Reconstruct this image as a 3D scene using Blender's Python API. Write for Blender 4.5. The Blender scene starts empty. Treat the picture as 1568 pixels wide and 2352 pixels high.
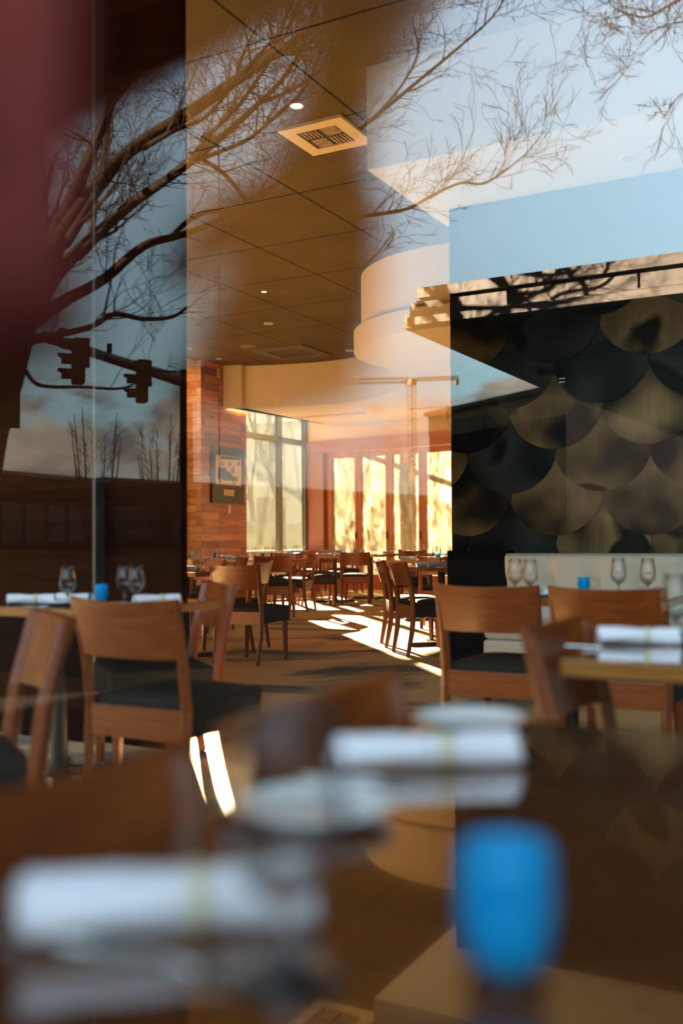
import bpy, math, random
from mathutils import Vector, Matrix
S = bpy.context.scene
COL = S.collection
V = Vector
# ------------------------------------------------------------------ camera
EYE = 1.01                       # eye height, m
FPX = 2287.0                     # focal length in pixels of the 1568 x 2352 frame (35 mm)
PITCH, ROLL = 0.0275, -0.007
cp, sp = math.cos(PITCH), math.sin(PITCH)
cr, sr = math.cos(ROLL), math.sin(ROLL)
FW = V((0, cp, sp)); U0 = V((0, -sp, cp)); R0 = V((1, 0, 0))
RT = R0 * cr + U0 * sr
UP = U0 * cr - R0 * sr
cam_d = bpy.data.cameras.new('camera')
cam_d.sensor_fit = 'VERTICAL'; cam_d.sensor_height = 36.0
cam_d.lens = FPX / 2352 * 36.0
cam_d.clip_start = 0.01; cam_d.clip_end = 1000
cam = bpy.data.objects.new('camera', cam_d); COL.objects.link(cam)
m = Matrix((RT, UP, -FW)).transposed().to_4x4(); m.translation = V((0, 0, EYE))
cam.matrix_world = m
S.camera = cam
cam_d.dof.use_dof = True; cam_d.dof.focus_distance = 9.5; cam_d.dof.aperture_fstop = 1.4
# room axes: everything in the building follows A (to the right and nearer) and B (away)
AX = V((0.879, -0.477, 0)).normalized(); BX = V((-AX.y, AX.x, 0))
YA = math.atan2(AX.y, AX.x)
GLASS_B = 0.30                   # the restaurant's front window stands at B = 0.30
def P(a, b, z=0): return AX * a + BX * b + V((0, 0, z))
def ray(px, py): return RT * (px - 784) + UP * (1176 - py) + FW * FPX
def at(px, py, d):               # point seen at a pixel, d metres ahead
    r = ray(px, py); r = r * (d / r.y); return V((r.x, r.y, r.z + EYE))
def atz(px, py, z):              # point seen at a pixel on the level z
    r = ray(px, py); t = (z - EYE) / r.z; return V((r.x * t, r.y * t, z))
def mir(p):                      # a place in the street whose reflection in the window is seen at p
    return p + BX * (2 * (GLASS_B - p.dot(BX)))
# ------------------------------------------------------------------ render look
S.view_settings.view_transform = 'Standard'; S.view_settings.look = 'None'
S.view_settings.gamma = 1.0; S.view_settings.exposure = 0.5
S.view_settings.use_curve_mapping = False
cy = S.cycles
cy.max_bounces = 8; cy.diffuse_bounces = 4; cy.glossy_bounces = 4; cy.transmission_bounces = 6
cy.transparent_max_bounces = 24; cy.caustics_reflective = False; cy.caustics_refractive = False
cy.sample_clamp_indirect = 6.0; cy.use_denoising = True
# ------------------------------------------------------------------ node helpers
def nt_new(name):
    m = bpy.data.materials.new(name); m.use_nodes = True
    nt = m.node_tree; nt.nodes.clear()
    o = nt.nodes.new('ShaderNodeOutputMaterial')
    return m, nt, o
def N(nt, t, **k):
    n = nt.nodes.new('ShaderNode' + t)
    for a, b in k.items():
        if hasattr(n, a) and a not in n.inputs: setattr(n, a, b)
        else: n.inputs[a].default_value = b
    return n
def L(nt, a, b): nt.links.new(a, b)
def c4(c): return (c[0], c[1], c[2], 1.0)
def ramp(nt, fac, stops, interp='LINEAR'):
    r = nt.nodes.new('ShaderNodeValToRGB'); r.color_ramp.interpolation = interp
    e = r.color_ramp.elements
    while len(e) < len(stops): e.new(0.5)
    for x, (p, c) in zip(e, stops): x.position = p; x.color = c4(c)
    L(nt, fac, r.inputs[0]); return r.outputs[0]
def math_n(nt, op, a, b=None, c=None):
    n = nt.nodes.new('ShaderNodeMath'); n.operation = op
    for i, x in enumerate((a, b, c)):
        if x is None: continue
        if isinstance(x, (int, float)): n.inputs[i].default_value = x
        else: L(nt, x, n.inputs[i])
    return n.outputs[0]
def mixc(nt, f, a, b, mode='MIX'):
    n = nt.nodes.new('ShaderNodeMix'); n.data_type = 'RGBA'; n.blend_type = mode
    for s, x in ((n.inputs[0], f), (n.inputs[6], a), (n.inputs[7], b)):
        if isinstance(x, (int, float)): s.default_value = x
        elif isinstance(x, tuple): s.default_value = c4(x)
        else: L(nt, x, s)
    return n.outputs[2]
def coords(nt, kind='Object', scale=(1, 1, 1), loc=(0, 0, 0), rot=(0, 0, 0)):
    t = nt.nodes.new('ShaderNodeTexCoord'); mp = nt.nodes.new('ShaderNodeMapping')
    mp.inputs['Scale'].default_value = scale; mp.inputs['Location'].default_value = loc; mp.inputs['Rotation'].default_value = rot
    L(nt, t.outputs[kind], mp.inputs[0]); return mp.outputs[0]
def noise(nt, vec, scale, detail=3, rough=.5, out=0):
    n = nt.nodes.new('ShaderNodeTexNoise'); n.inputs['Scale'].default_value = scale
    n.inputs['Detail'].default_value = detail; n.inputs['Roughness'].default_value = rough
    L(nt, vec, n.inputs['Vector']); return n.outputs[out]
def bump(nt, h, strength, dist=.01):
    b = nt.nodes.new('ShaderNodeBump'); b.inputs['Strength'].default_value = strength; b.inputs['Distance'].default_value = dist
    L(nt, h, b.inputs['Height']); return b.outputs[0]
def princ(nt, o, col, rough=.5, metal=0, spec=.5, normal=None, coat=0, **k):
    p = nt.nodes.new('ShaderNodeBsdfPrincipled')
    if isinstance(col, tuple): p.inputs['Base Color'].default_value = c4(col)
    else: L(nt, col, p.inputs['Base Color'])
    if isinstance(rough, (int, float)): p.inputs['Roughness'].default_value = rough
    else: L(nt, rough, p.inputs['Roughness'])
    p.inputs['Metallic'].default_value = metal; p.inputs['Specular IOR Level'].default_value = spec
    p.inputs['Coat Weight'].default_value = coat; p.inputs['Coat Roughness'].default_value = .02 if coat >= 1 else .08
    if normal: L(nt, normal, p.inputs['Normal'])
    L(nt, p.outputs[0], o.inputs[0]); return p
MATS = {}
def plain(name, col, rough=.5, metal=0, spec=.5, var=.12, nscale=8, coat=0):
    if name in MATS: return MATS[name]
    m, nt, o = nt_new(name); v = coords(nt)
    f = noise(nt, v, nscale, 4)
    c = mixc(nt, f, tuple(x * (1 - var) for x in col), tuple(min(1, x * (1 + var)) for x in col))
    princ(nt, o, c, rough, metal, spec, coat=coat)
    MATS[name] = m; return m
def wood(name, dark, light, scale=(3, 30, 30), rough=.34, coat=.10, kind='Object', rnd=.25):
    m, nt, o = nt_new(name); v = coords(nt, kind, scale)
    f = noise(nt, v, 1.5, 6, .65)
    c = ramp(nt, f, [(.3, dark), (.7, light)])
    oi = nt.nodes.new('ShaderNodeObjectInfo')
    k = math_n(nt, 'MULTIPLY_ADD', oi.outputs['Random'], rnd, 1 - rnd / 2)
    h = nt.nodes.new('ShaderNodeHueSaturation'); L(nt, k, h.inputs['Value']); L(nt, c, h.inputs['Color'])
    princ(nt, o, h.outputs[0], rough, coat=coat)
    MATS[name] = m; return m
def planks(name, cols, pw=1.1, ph=.125, rough=.35, coat=.15, spec=.5):
    m, nt, o = nt_new(name); v = coords(nt, 'UV')
    b = nt.nodes.new('ShaderNodeTexBrick'); L(nt, v, b.inputs['Vector'])
    b.inputs['Scale'].default_value = 1; b.inputs['Brick Width'].default_value = pw; b.inputs['Row Height'].default_value = ph
    b.inputs['Mortar Size'].default_value = .0025; b.inputs['Mortar Smooth'].default_value = .1; b.offset = .37; b.squash = 1.0
    b.inputs['Color1'].default_value = (0, 0, 0, 1); b.inputs['Color2'].default_value = (1, 1, 1, 1); b.inputs['Mortar'].default_value = (.5, .5, .5, 1)
    b.inputs['Bias'].default_value = 0
    off = N(nt, 'VectorMath', operation='MULTIPLY_ADD')
    L(nt, b.outputs['Color'], off.inputs[0]); off.inputs[1].default_value = (7, 5, 3)
    mp = coords(nt, 'UV', (2.2, 26, 1)); L(nt, mp, off.inputs[2])
    g = noise(nt, off.outputs[0], 1.4, 7, .68)
    base = ramp(nt, b.outputs['Color'], cols)
    gr = ramp(nt, g, [(.28, (.45, .42, .40)), (.5, (1, 1, 1)), (.72, (1.5, 1.4, 1.25))])
    c = mixc(nt, 1.0, base, gr, 'MULTIPLY')
    knot = noise(nt, coords(nt, 'UV', (1.0, 5, 1)), 3, 5, .6)
    c = mixc(nt, ramp(nt, knot, [(.62, (0, 0, 0)), (.72, (1, 1, 1))]), c, (.03, .012, .005))
    c = mixc(nt, b.outputs['Fac'], c, (.02, .008, .003))
    princ(nt, o, c, rough, coat=coat, spec=spec, normal=bump(nt, b.outputs['Fac'], -.4, .004))
    MATS[name] = m; return m
def pane(name, f0=.04, tint=(1, 1, 1), haze=0, haze_col=(.9, .88, .8), rough=0.0, edge=0):
    m, nt, o = nt_new(name)                      # each face of the sheet reflects by Schlick's law
    lw = N(nt, 'LayerWeight', Blend=.5)
    f = math_n(nt, 'MULTIPLY_ADD', math_n(nt, 'POWER', lw.outputs['Facing'], 5.0 if not edge else 3.0), 1 - f0, f0)
    tr = nt.nodes.new('ShaderNodeBsdfTransparent'); tr.inputs[0].default_value = c4(tint)
    if edge: L(nt, mixc(nt, math_n(nt, 'POWER', lw.outputs['Facing'], 2.5), tint, tuple(x * .25 for x in tint)), tr.inputs[0])
    gl = nt.nodes.new('ShaderNodeBsdfGlossy'); gl.inputs['Roughness'].default_value = rough
    mx = nt.nodes.new('ShaderNodeMixShader'); L(nt, f, mx.inputs[0]); L(nt, tr.outputs[0], mx.inputs[1]); L(nt, gl.outputs[0], mx.inputs[2])
    out = mx.outputs[0]
    if haze:
        tl = nt.nodes.new('ShaderNodeBsdfTranslucent')
        nz = noise(nt, coords(nt), 3.0, 6, .7)
        hc = mixc(nt, nz, tuple(x * .72 for x in haze_col), haze_col); L(nt, hc, tl.inputs[0])
        m2 = nt.nodes.new('ShaderNodeMixShader'); m2.inputs[0].default_value = haze
        L(nt, out, m2.inputs[1]); L(nt, tl.outputs[0], m2.inputs[2]); out = m2.outputs[0]
    L(nt, out, o.inputs[0]); MATS[name] = m; return m
# ------------------------------------------------------------------ sky and sun
SUN_H = V((-0.224, 0.975, 0)).normalized(); SUN_EL = math.radians(15.5)
def make_world():
    w = bpy.data.worlds.new('sky'); S.world = w; w.use_nodes = True
    nt = w.node_tree; nt.nodes.clear()
    o = nt.nodes.new('ShaderNodeOutputWorld'); bg = nt.nodes.new('ShaderNodeBackground')
    tc = nt.nodes.new('ShaderNodeTexCoord'); sep = nt.nodes.new('ShaderNodeSeparateXYZ'); L(nt, tc.outputs['Generated'], sep.inputs[0])
    z = sep.outputs[2]
    base = ramp(nt, z, [(0.0, (.50, .42, .34)), (.05, (.60, .58, .48)), (.12, (.50, .80, .86)), (.30, (.56, .82, .98)), (.55, (.60, .80, 1.0))])
    # cumulus low over the roofs
    v = N(nt, 'Vector' + 'Math', operation='MULTIPLY'); L(nt, tc.outputs['Generated'], v.inputs[0]); v.inputs[1].default_value = (1, 1, 2.2)
    nz = noise(nt, v.outputs[0], 6.5, 8, .58)
    band = ramp(nt, z, [(.0, (.16, .16, .16)), (.10, (.12, .12, .12)), (.20, (.0, 0, 0)), (.30, (0, 0, 0))])
    cf = math_n(nt, 'ADD', nz, band)
    cover = ramp(nt, math_n(nt, 'SUBTRACT', cf, ramp(nt, z, [(.15, (0, 0, 0)), (.24, (.3, .3, .3))])), [(.56, (0, 0, 0)), (.64, (1, 1, 1))])
    n2 = noise(nt, v.outputs[0], 9.0, 6, .55)
    cc = ramp(nt, n2, [(.36, (.24, .25, .24)), (.6, (.80, .68, .50))])
    sky = mixc(nt, cover, base, cc)
    # warm brightening towards the sun
    d = N(nt, 'VectorMath', operation='DOT_PRODUCT'); L(nt, tc.outputs['Generated'], d.inputs[0]); d.inputs[1].default_value = tuple(SUN_H)
    wf = ramp(nt, d.outputs['Value'], [(.2, (0, 0, 0)), (.95, (1, 1, 1))])
    sky = mixc(nt, wf, sky, (1.0, .86, .60))
    # thin bright haze over the street, away from the sun
    d2 = N(nt, 'VectorMath', operation='DOT_PRODUCT'); L(nt, tc.outputs['Generated'], d2.inputs[0]); d2.inputs[1].default_value = tuple(V((-.30, -.86, .42)).normalized())
    hz_ = ramp(nt, d2.outputs['Value'], [(.72, (.75, .75, .75)), (.95, (2.4, 2.4, 2.45))])
    sky = mixc(nt, 1.0, sky, hz_, 'MULTIPLY')
    L(nt, sky, bg.inputs[0]); bg.inputs[1].default_value = 1.9
    L(nt, bg.outputs[0], o.inputs[0])
make_world()
sun_d = bpy.data.lights.new('sun', 'SUN'); sun_d.energy = 190; sun_d.angle = .009; sun_d.color = (1, .80, .54)
sun = bpy.data.objects.new('sun', sun_d); COL.objects.link(sun)
sv = SUN_H * math.cos(SUN_EL) + V((0, 0, math.sin(SUN_EL)))
sun.rotation_euler = sv.to_track_quat('Z', 'Y').to_euler()
def portal(name, c, xdir, ydir, sx, sy):
    d = bpy.data.lights.new(name, 'AREA'); d.shape = 'RECTANGLE'; d.size = sx; d.size_y = sy; d.cycles.is_portal = True
    o = bpy.data.objects.new(name, d); COL.objects.link(o)
    zd = xdir.cross(ydir)
    mm = Matrix((xdir, ydir, zd)).transposed().to_4x4(); mm.translation = c; o.matrix_world = mm
portal('daylight_portal_front', P(-2.5, GLASS_B + .0, 2.1), AX, V((0, 0, 1)), 15.0, 4.1)
# emits along -z local; ydir up, xdir AX -> z = AX x Z = -BX, so it shines along +BX (inwards)
# ------------------------------------------------------------------ materials
M_wood = wood('cherry_wood', (.125, .024, .0012), (.245, .054, .0028))
M_top = wood('table_wood', (.065, .017, .0015), (.11, .031, .003), (2, 14, 14), rough=.06, coat=1.0)
M_edge = wood('table_edge_wood', (.22, .08, .012), (.34, .14, .03), (2, 20, 20), rough=.25, coat=.3)
M_char = plain('charcoal_fabric', (.022, .018, .012), .85, spec=.2, nscale=60)
M_black = plain('black_metal', (.012, .012, .012), .35)
M_blackp = plain('black_laminate', (.004, .0035, .0035), .6, spec=.05)
M_cream = plain('cream_paint', (.82, .64, .42), .7, spec=.2, var=.03, nscale=2)  # cream with the warm bounce light tinted into it
M_white = plain('white_paint', (.86, .84, .80), .7, spec=.2, var=.02, nscale=2)
M_mauve = plain('mauve_laminate', (.42, .17, .11), .5, var=.05, nscale=2)
M_frame = plain('window_metal', (.20, .20, .15), .4, metal=.2)
M_door = wood('door_wood', (.38, .11, .025), (.55, .20, .06), (12, 12, 2), rough=.35)
M_leather = plain('cream_leather', (.62, .58, .46), .38, var=.05, nscale=5)
M_napkin = plain('white_linen', (.86, .86, .88), .9, spec=.1, var=.03, nscale=30)
M_paper = plain('napkin_band', (.70, .62, .40), .8, var=.05)
M_china = plain('white_china', (.78, .82, .78), .15, var=.02, coat=.5)
M_steel = plain('steel', (.62, .62, .60), .22, metal=1.0, var=.05)
M_plate = plain('cream_plastic', (.75, .68, .5), .5)
M_planks = planks('walnut_planks', [(0, (.16, .035, .010)), (.35, (.34, .085, .022)), (.7, (.48, .14, .035)), (1, (.62, .25, .08))])
M_planks_l = planks('walnut_planks_lit_tint', [(0, (.34, .14, .06)), (.4, (.50, .24, .11)), (1, (.66, .38, .20))], rough=.25, coat=.5)  # paler plank copy: window glare on the pillar face put into the colour
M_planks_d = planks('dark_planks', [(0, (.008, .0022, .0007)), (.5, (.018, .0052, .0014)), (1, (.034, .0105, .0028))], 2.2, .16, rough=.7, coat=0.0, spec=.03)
M_glass = pane('window_glass', .085)
M_glass_b = pane('dusty_window_glass', .04, (.92, .92, .88), haze=.28, haze_col=(.038, .036, .026))
M_goblet = pane('goblet_glass', .07, (.95, .955, .95), edge=1)
def solid_glass(name):
    m, nt, o = nt_new(name)
    g = nt.nodes.new('ShaderNodeBsdfGlass'); g.inputs['IOR'].default_value = 1.48; g.inputs['Color'].default_value = (.97, .98, .98, 1)
    t = nt.nodes.new('ShaderNodeBsdfTransparent'); x = nt.nodes.new('ShaderNodeMixShader'); x.inputs[0].default_value = .35
    L(nt, g.outputs[0], x.inputs[1]); L(nt, t.outputs[0], x.inputs[2]); L(nt, x.outputs[0], o.inputs[0]); return m
M_goblet = solid_glass('clear_glass')
M_bowl = pane('goblet_bowl_glass', .028, (.975, .98, .975), edge=1)
M_bark = plain('bark', (.010, .006, .004), .9, spec=.05, nscale=20)
M_twig = plain('pale_bark', (.009, .006, .004), .9, spec=.05)
M_asphalt = plain('asphalt', (.008, .007, .006), .9, spec=.0, nscale=3)
M_walk = plain('pavement', (.022, .019, .017), .85, spec=.0, nscale=2)
M_stucco = plain('warm_stucco', (.05, .038, .025), .8, nscale=2)
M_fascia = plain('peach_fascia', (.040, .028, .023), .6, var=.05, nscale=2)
M_dark = plain('dark_soffit', (.003, .0026, .0026), .8, spec=.0)  # near black: shade on the canopy building's walls put into the colour
M_brick = plain('dark_brick', (.003, .0016, .0012), .9, spec=.0)  # near-black tone stands in for shade on the sunlit street fronts
M_signal = plain('signal_black', (.004, .0035, .0035), .6, spec=.1)
M_galv = plain('galvanised_steel', (.04, .036, .03), .5, metal=.5)
M_crane = plain('crane_yellow', (.035, .022, .010), .5)
M_hedge = plain('foliage', (.22, .21, .10), .9, nscale=5)
M_lawn = plain('lawn', (.16, .15, .08), .95, nscale=1)
def carpet():
    m, nt, o = nt_new('patterned_carpet'); v = coords(nt)
    w = N(nt, 'VectorMath', operation='MULTIPLY_ADD'); L(nt, noise(nt, v, .8, 3, .5, 1), w.inputs[0]); w.inputs[1].default_value = (1.6, 1.6, 0); L(nt, v, w.inputs[2])
    mp = nt.nodes.new('ShaderNodeMapping'); mp.inputs['Scale'].default_value = (.35, 1.2, 1); mp.inputs['Rotation'].default_value = (0, 0, .35); L(nt, w.outputs[0], mp.inputs[0])
    f = noise(nt, mp.outputs[0], 1.5, 5, .55)
    c = ramp(nt, f, [(.34, (.12, .135, .14)), (.43, (.32, .28, .21)), (.50, (.70, .50, .24)), (.66, (.86, .63, .32))])
    fine = noise(nt, v, 160, 2); c = mixc(nt, .5, c, ramp(nt, fine, [(.35, (.35, .35, .35)), (.65, (1.5, 1.5, 1.5))]), 'MULTIPLY')
    princ(nt, o, c, .95, spec=.1, normal=bump(nt, fine, .5, .004)); return m
M_carpet = carpet()
def acoustic():
    m, nt, o = nt_new('acoustic_tiles'); v = coords(nt, 'UV')      # UV = (A, B) in metres
    sp_ = nt.nodes.new('ShaderNodeSeparateXYZ'); L(nt, v, sp_.inputs[0])
    def line(x, off, half=.009):
        t = math_n(nt, 'MODULO', math_n(nt, 'ADD', x, 122.0 - off), 1.22)
        d = math_n(nt, 'ABSOLUTE', math_n(nt, 'SUBTRACT', t, .61))
        return math_n(nt, 'GREATER_THAN', d, .61 - half)
    g = math_n(nt, 'MAXIMUM', line(sp_.outputs[0], -4.527), line(sp_.outputs[1], 7.573))
    f = noise(nt, v, 90, 3, .7); big = noise(nt, v, 1.5, 3)
    c = ramp(nt, f, [(.35, (.060, .040, .018)), (.65, (.17, .115, .050))])
    c = mixc(nt, .35, c, ramp(nt, big, [(.3, (.6, .6, .6)), (.7, (1.4, 1.4, 1.4))]), 'MULTIPLY')
    c = mixc(nt, g, c, (.006, .006, .006))
    princ(nt, o, c, .9, spec=.15); return m
M_tiles = acoustic()
def frosted():
    m, nt, o = nt_new('rippled_glass')
    ge = nt.nodes.new('ShaderNodeNewGeometry'); mp_ = nt.nodes.new('ShaderNodeMapping'); mp_.inputs['Scale'].default_value = (1, 1, .38); L(nt, ge.outputs['Position'], mp_.inputs[0]); v = mp_.outputs[0]
    w = N(nt, 'VectorMath', operation='MULTIPLY_ADD'); L(nt, noise(nt, v, 2.5, 4, .6, 1), w.inputs[0]); w.inputs[1].default_value = (.5, .5, .5); L(nt, v, w.inputs[2])
    f = noise(nt, w.outputs[0], 5, 9, .72)
    tl = nt.nodes.new('ShaderNodeBsdfTranslucent'); L(nt, ramp(nt, f, [(.34, (.014, .010, .004)), (.43, (.060, .052, .036)), (.47, (.15, .145, .12)), (.50, (.080, .074, .056)), (.54, (.18, .175, .15)), (.64, (.28, .27, .235))]), tl.inputs[0])
    nb = bump(nt, f, 1.0, .03); L(nt, nb, tl.inputs['Normal'])
    gl = nt.nodes.new('ShaderNodeBsdfGlossy'); gl.inputs['Roughness'].default_value = .15; gl.inputs[0].default_value = (.8, .7, .5, 1); L(nt, nb, gl.inputs['Normal'])
    tr = nt.nodes.new('ShaderNodeBsdfTransparent'); tr.inputs[0].default_value = (.75, .68, .52, 1)
    a = nt.nodes.new('ShaderNodeMixShader'); a.inputs[0].default_value = .36; L(nt, tl.outputs[0], a.inputs[1]); L(nt, tr.outputs[0], a.inputs[2])
    b = nt.nodes.new('ShaderNodeMixShader'); b.inputs[0].default_value = .08; L(nt, a.outputs[0], b.inputs[1]); L(nt, gl.outputs[0], b.inputs[2])
    L(nt, b.outputs[0], o.inputs[0]); return m
M_frost = frosted()
def patina(name, lo, hi, spot):
    m, nt, o = nt_new(name)
    oi = nt.nodes.new('ShaderNodeObjectInfo'); cv = coords(nt)
    off = N(nt, 'VectorMath', operation='ADD'); L(nt, cv, off.inputs[0])
    rr = N(nt, 'VectorMath', operation='SCALE'); cb = nt.nodes.new('ShaderNodeCombineXYZ')
    L(nt, oi.outputs['Random'], cb.inputs[0]); L(nt, oi.outputs['Random'], cb.inputs[1]); L(nt, cb.outputs[0], rr.inputs[0]); rr.inputs['Scale'].default_value = 37
    L(nt, rr.outputs[0], off.inputs[1])
    f = noise(nt, off.outputs[0], 1.9, 2, .45)
    ring = ramp(nt, f, [(.30, spot), (.36, (spot[0] * .35, spot[1] * .35, spot[2] * .35)), (.42, lo), (.60, hi), (.64, (lo[0] * .5, lo[1] * .45, lo[2] * .4)), (.70, lo)])
    st = noise(nt, coords(nt, 'Object', (45, 45, 1.5)), 2, 4)
    c = mixc(nt, .4, ring, ramp(nt, st, [(.3, (.6, .6, .6)), (.7, (1.4, 1.4, 1.4))]), 'MULTIPLY')
    h = nt.nodes.new('ShaderNodeHueSaturation'); L(nt, math_n(nt, 'MULTIPLY_ADD', oi.outputs['Random'], .7, .65), h.inputs['Value']); L(nt, c, h.inputs['Color'])
    princ(nt, o, h.outputs[0], .38, metal=.8); MATS[name] = m; return m
M_disc_s = patina('steel_patina', (.006, .008, .008), (.024, .028, .025), (.004, .010, .013))
M_disc_b = patina('bronze_patina', (.012, .009, .005), (.15, .096, .040), (.005, .009, .010))
def blue_glass():
    m, nt, o = nt_new('blue_frosted_glass')
    c = ramp(nt, noise(nt, coords(nt), 20, 3), [(.3, (.0, .42, .80)), (.7, (.0, .60, .95))])
    p = nt.nodes.new('ShaderNodeBsdfPrincipled'); L(nt, c, p.inputs['Base Color']); p.inputs['Roughness'].default_value = .25
    p.inputs['Coat Weight'].default_value = .15; p.inputs['Specular IOR Level'].default_value = .3; p.inputs['Coat Roughness'].default_value = .03
    tl = nt.nodes.new('ShaderNodeBsdfTranslucent'); L(nt, c, tl.inputs[0])
    a = nt.nodes.new('ShaderNodeMixShader'); a.inputs[0].default_value = .45; L(nt, p.outputs[0], a.inputs[1]); L(nt, tl.outputs[0], a.inputs[2])
    L(nt, a.outputs[0], o.inputs[0]); return m
M_blue = blue_glass()
M_lampon, _nt, _o = nt_new('lamp_lit'); _e = N(_nt, 'Emission', Strength=7.0); _e.inputs[0].default_value = (1, .85, .6, 1); L(_nt, _e.outputs[0], _o.inputs[0])
# ------------------------------------------------------------------ mesh helpers
class MB:
    def __init__(s): s.v = []; s.f = []; s.uv = []; s.has_uv = False
    def add(s, vs, fs, uvs=None):
        b = len(s.v); s.v += [V(x) for x in vs]; s.f += [tuple(i + b for i in f) for f in fs]
        s.uv += (uvs if uvs else [None] * len(fs))
        if uvs: s.has_uv = True
        return s
    def box(s, c, h, ax=None):          # c centre, h half sizes, ax optional (x,y,z) axes
        X, Y, Z = ax or (V((1, 0, 0)), V((0, 1, 0)), V((0, 0, 1))); c = V(c)
        vs = [c + X * (h[0] * i) + Y * (h[1] * j) + Z * (h[2] * k) for k in (-1, 1) for j in (-1, 1) for i in (-1, 1)]
        fs = [(0, 2, 3, 1), (4, 5, 7, 6), (0, 1, 5, 4), (2, 6, 7, 3), (0, 4, 6, 2), (1, 3, 7, 5)]
        uv = []
        for f in fs:
            q = [vs[i] for i in f]; n = (q[1] - q[0]).cross(q[2] - q[0]); r = []
            for p in q:
                if abs(n.normalized().z) > .7: r.append((p.dot(AX), p.dot(BX)))
                elif abs(n.normalized().dot(BX)) > .7: r.append((p.dot(AX), p.z))
                else: r.append((p.dot(BX), p.z))
            uv.append(r)
        return s.add(vs, fs, uv)
    def tube(s, pts, rad, n=8, caps=True, sx=None):
        pts = [V(p) for p in pts]; rings = []; prev = None
        for i, p in enumerate(pts):
            t = (pts[min(i + 1, len(pts) - 1)] - pts[max(i - 1, 0)])
            if t.length < 1e-9: t = V((0, 0, 1))
            t.normalize()
            if prev is None:
                u = t.orthogonal().normalized() if sx is None else (V(sx) - t * V(sx).dot(t)).normalized()
            else: u = (prev - t * prev.dot(t)).normalized()
            prev = u; w = t.cross(u); r = rad[i] if hasattr(rad, '__len__') else rad
            rx, ry = r if hasattr(r, '__len__') else (r, r)
            rings.append([p + u * (math.cos(2 * math.pi * (k + .5) / n) * rx) + w * (math.sin(2 * math.pi * (k + .5) / n) * ry) for k in range(n)])
        vs = [x for r_ in rings for x in r_]; fs = []
        for i in range(len(pts) - 1):
            for k in range(n): fs.append((i * n + k, i * n + (k + 1) % n, (i + 1) * n + (k + 1) % n, (i + 1) * n + k))
        if caps: fs += [tuple(range(n - 1, -1, -1)), tuple((len(pts) - 1) * n + k for k in range(n))]
        return s.add(vs, fs)
    def lathe(s, prof, n=24, c=(0, 0, 0), closed=False):
        c = V(c); vs = []
        for r, z in prof:
            for k in range(n): a = 2 * math.pi * k / n; vs.append(c + V((r * math.cos(a), r * math.sin(a), z)))
        fs = []; m_ = len(prof)
        for i in range(m_ - 1):
            for k in range(n): fs.append((i * n + k, i * n + (k + 1) % n, (i + 1) * n + (k + 1) % n, (i + 1) * n + k))
        if closed: fs += [tuple(range(n - 1, -1, -1)), tuple((m_ - 1) * n + k for k in range(n))]
        return s.add(vs, fs)
    def prism(s, poly, z0, z1):         # poly: list of xy vectors, counter-clockwise
        n = len(poly); vs = [V((p[0], p[1], z0)) for p in poly] + [V((p[0], p[1], z1)) for p in poly]
        fs = [tuple(range(n - 1, -1, -1)), tuple(range(n, 2 * n))] + [(i, (i + 1) % n, (i + 1) % n + n, i + n) for i in range(n)]
        uv = [[(vs[i].dot(AX), vs[i].dot(BX)) for i in f] for f in fs[:2]]
        for f in fs[2:]: uv.append([((vs[i] - vs[f[0]]).to_2d().length, vs[i].z) for i in f])
        return s.add(vs, fs, uv)
    def build(s, name, mat, parent=None, smooth=False, bevel=0, kind=None, solid=0, subsurf=0):
        me = bpy.data.meshes.new(name); me.from_pydata([tuple(v) for v in s.v], [], s.f)
        if s.has_uv:
            ul = me.uv_layers.new(name='UVMap'); i = 0
            for p, uv in zip(me.polygons, s.uv):
                for j, li in enumerate(p.loop_indices): ul.data[li].uv = uv[j] if uv else (0, 0)
        me.materials.append(mat)
        if smooth: me.shade_smooth()
        me.update()
        o = bpy.data.objects.new(name, me); COL.objects.link(o)
        if parent: o.parent = parent
        if solid:
            d = o.modifiers.new('solid', 'SOLIDIFY'); d.thickness = solid; d.offset = 0
        if bevel:
            d = o.modifiers.new('bevel', 'BEVEL'); d.width = bevel; d.segments = 2; d.limit_method = 'ANGLE'
        if subsurf:
            d = o.modifiers.new('sub', 'SUBSURF'); d.levels = subsurf; d.render_levels = subsurf
        if kind: o['kind'] = kind
        return o
def tag(o, label, cat=None, group=None, kind=None):
    if label: o['label'] = label
    if cat: o['category'] = cat
    if group: o['group'] = group
    if kind: o['kind'] = kind
    return o
def thing(name, loc, rz=0, label=None, cat=None, group=None):
    o = bpy.data.objects.new(name, None); COL.objects.link(o); o.location = loc; o.rotation_euler = (0, 0, rz); o.empty_display_size = .05
    return tag(o, label, cat, group)
def dup(root, loc, rz, label, group=None):
    def cp_(o, par):
        c = o.copy(); COL.objects.link(c); c.parent = par
        for ch in kids.get(o.name, []): cp_(ch, c)
        return c
    kids = {}
    for k in COL.objects:
        if k.parent: kids.setdefault(k.parent.name, []).append(k)
    r = cp_(root, None); r.location = loc; r.rotation_euler = (0, 0, rz)
    r['label'] = label
    if group: r['group'] = group
    elif 'group' in r: del r['group']
    return r
def wbox(name, a0, a1, b0, b1, z0, z1, mat, kind=None, parent=None, bevel=0):
    return MB().box(P((a0 + a1) / 2, (b0 + b1) / 2, (z0 + z1) / 2), ((a1 - a0) / 2, (b1 - b0) / 2, (z1 - z0) / 2), (AX, BX, V((0, 0, 1)))).build(name, mat, parent, bevel=bevel, kind=kind)
ZC = EYE + 3.096                 # dark tiled ceiling
ZL = EYE + 2.34                  # lower cream ceiling
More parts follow.
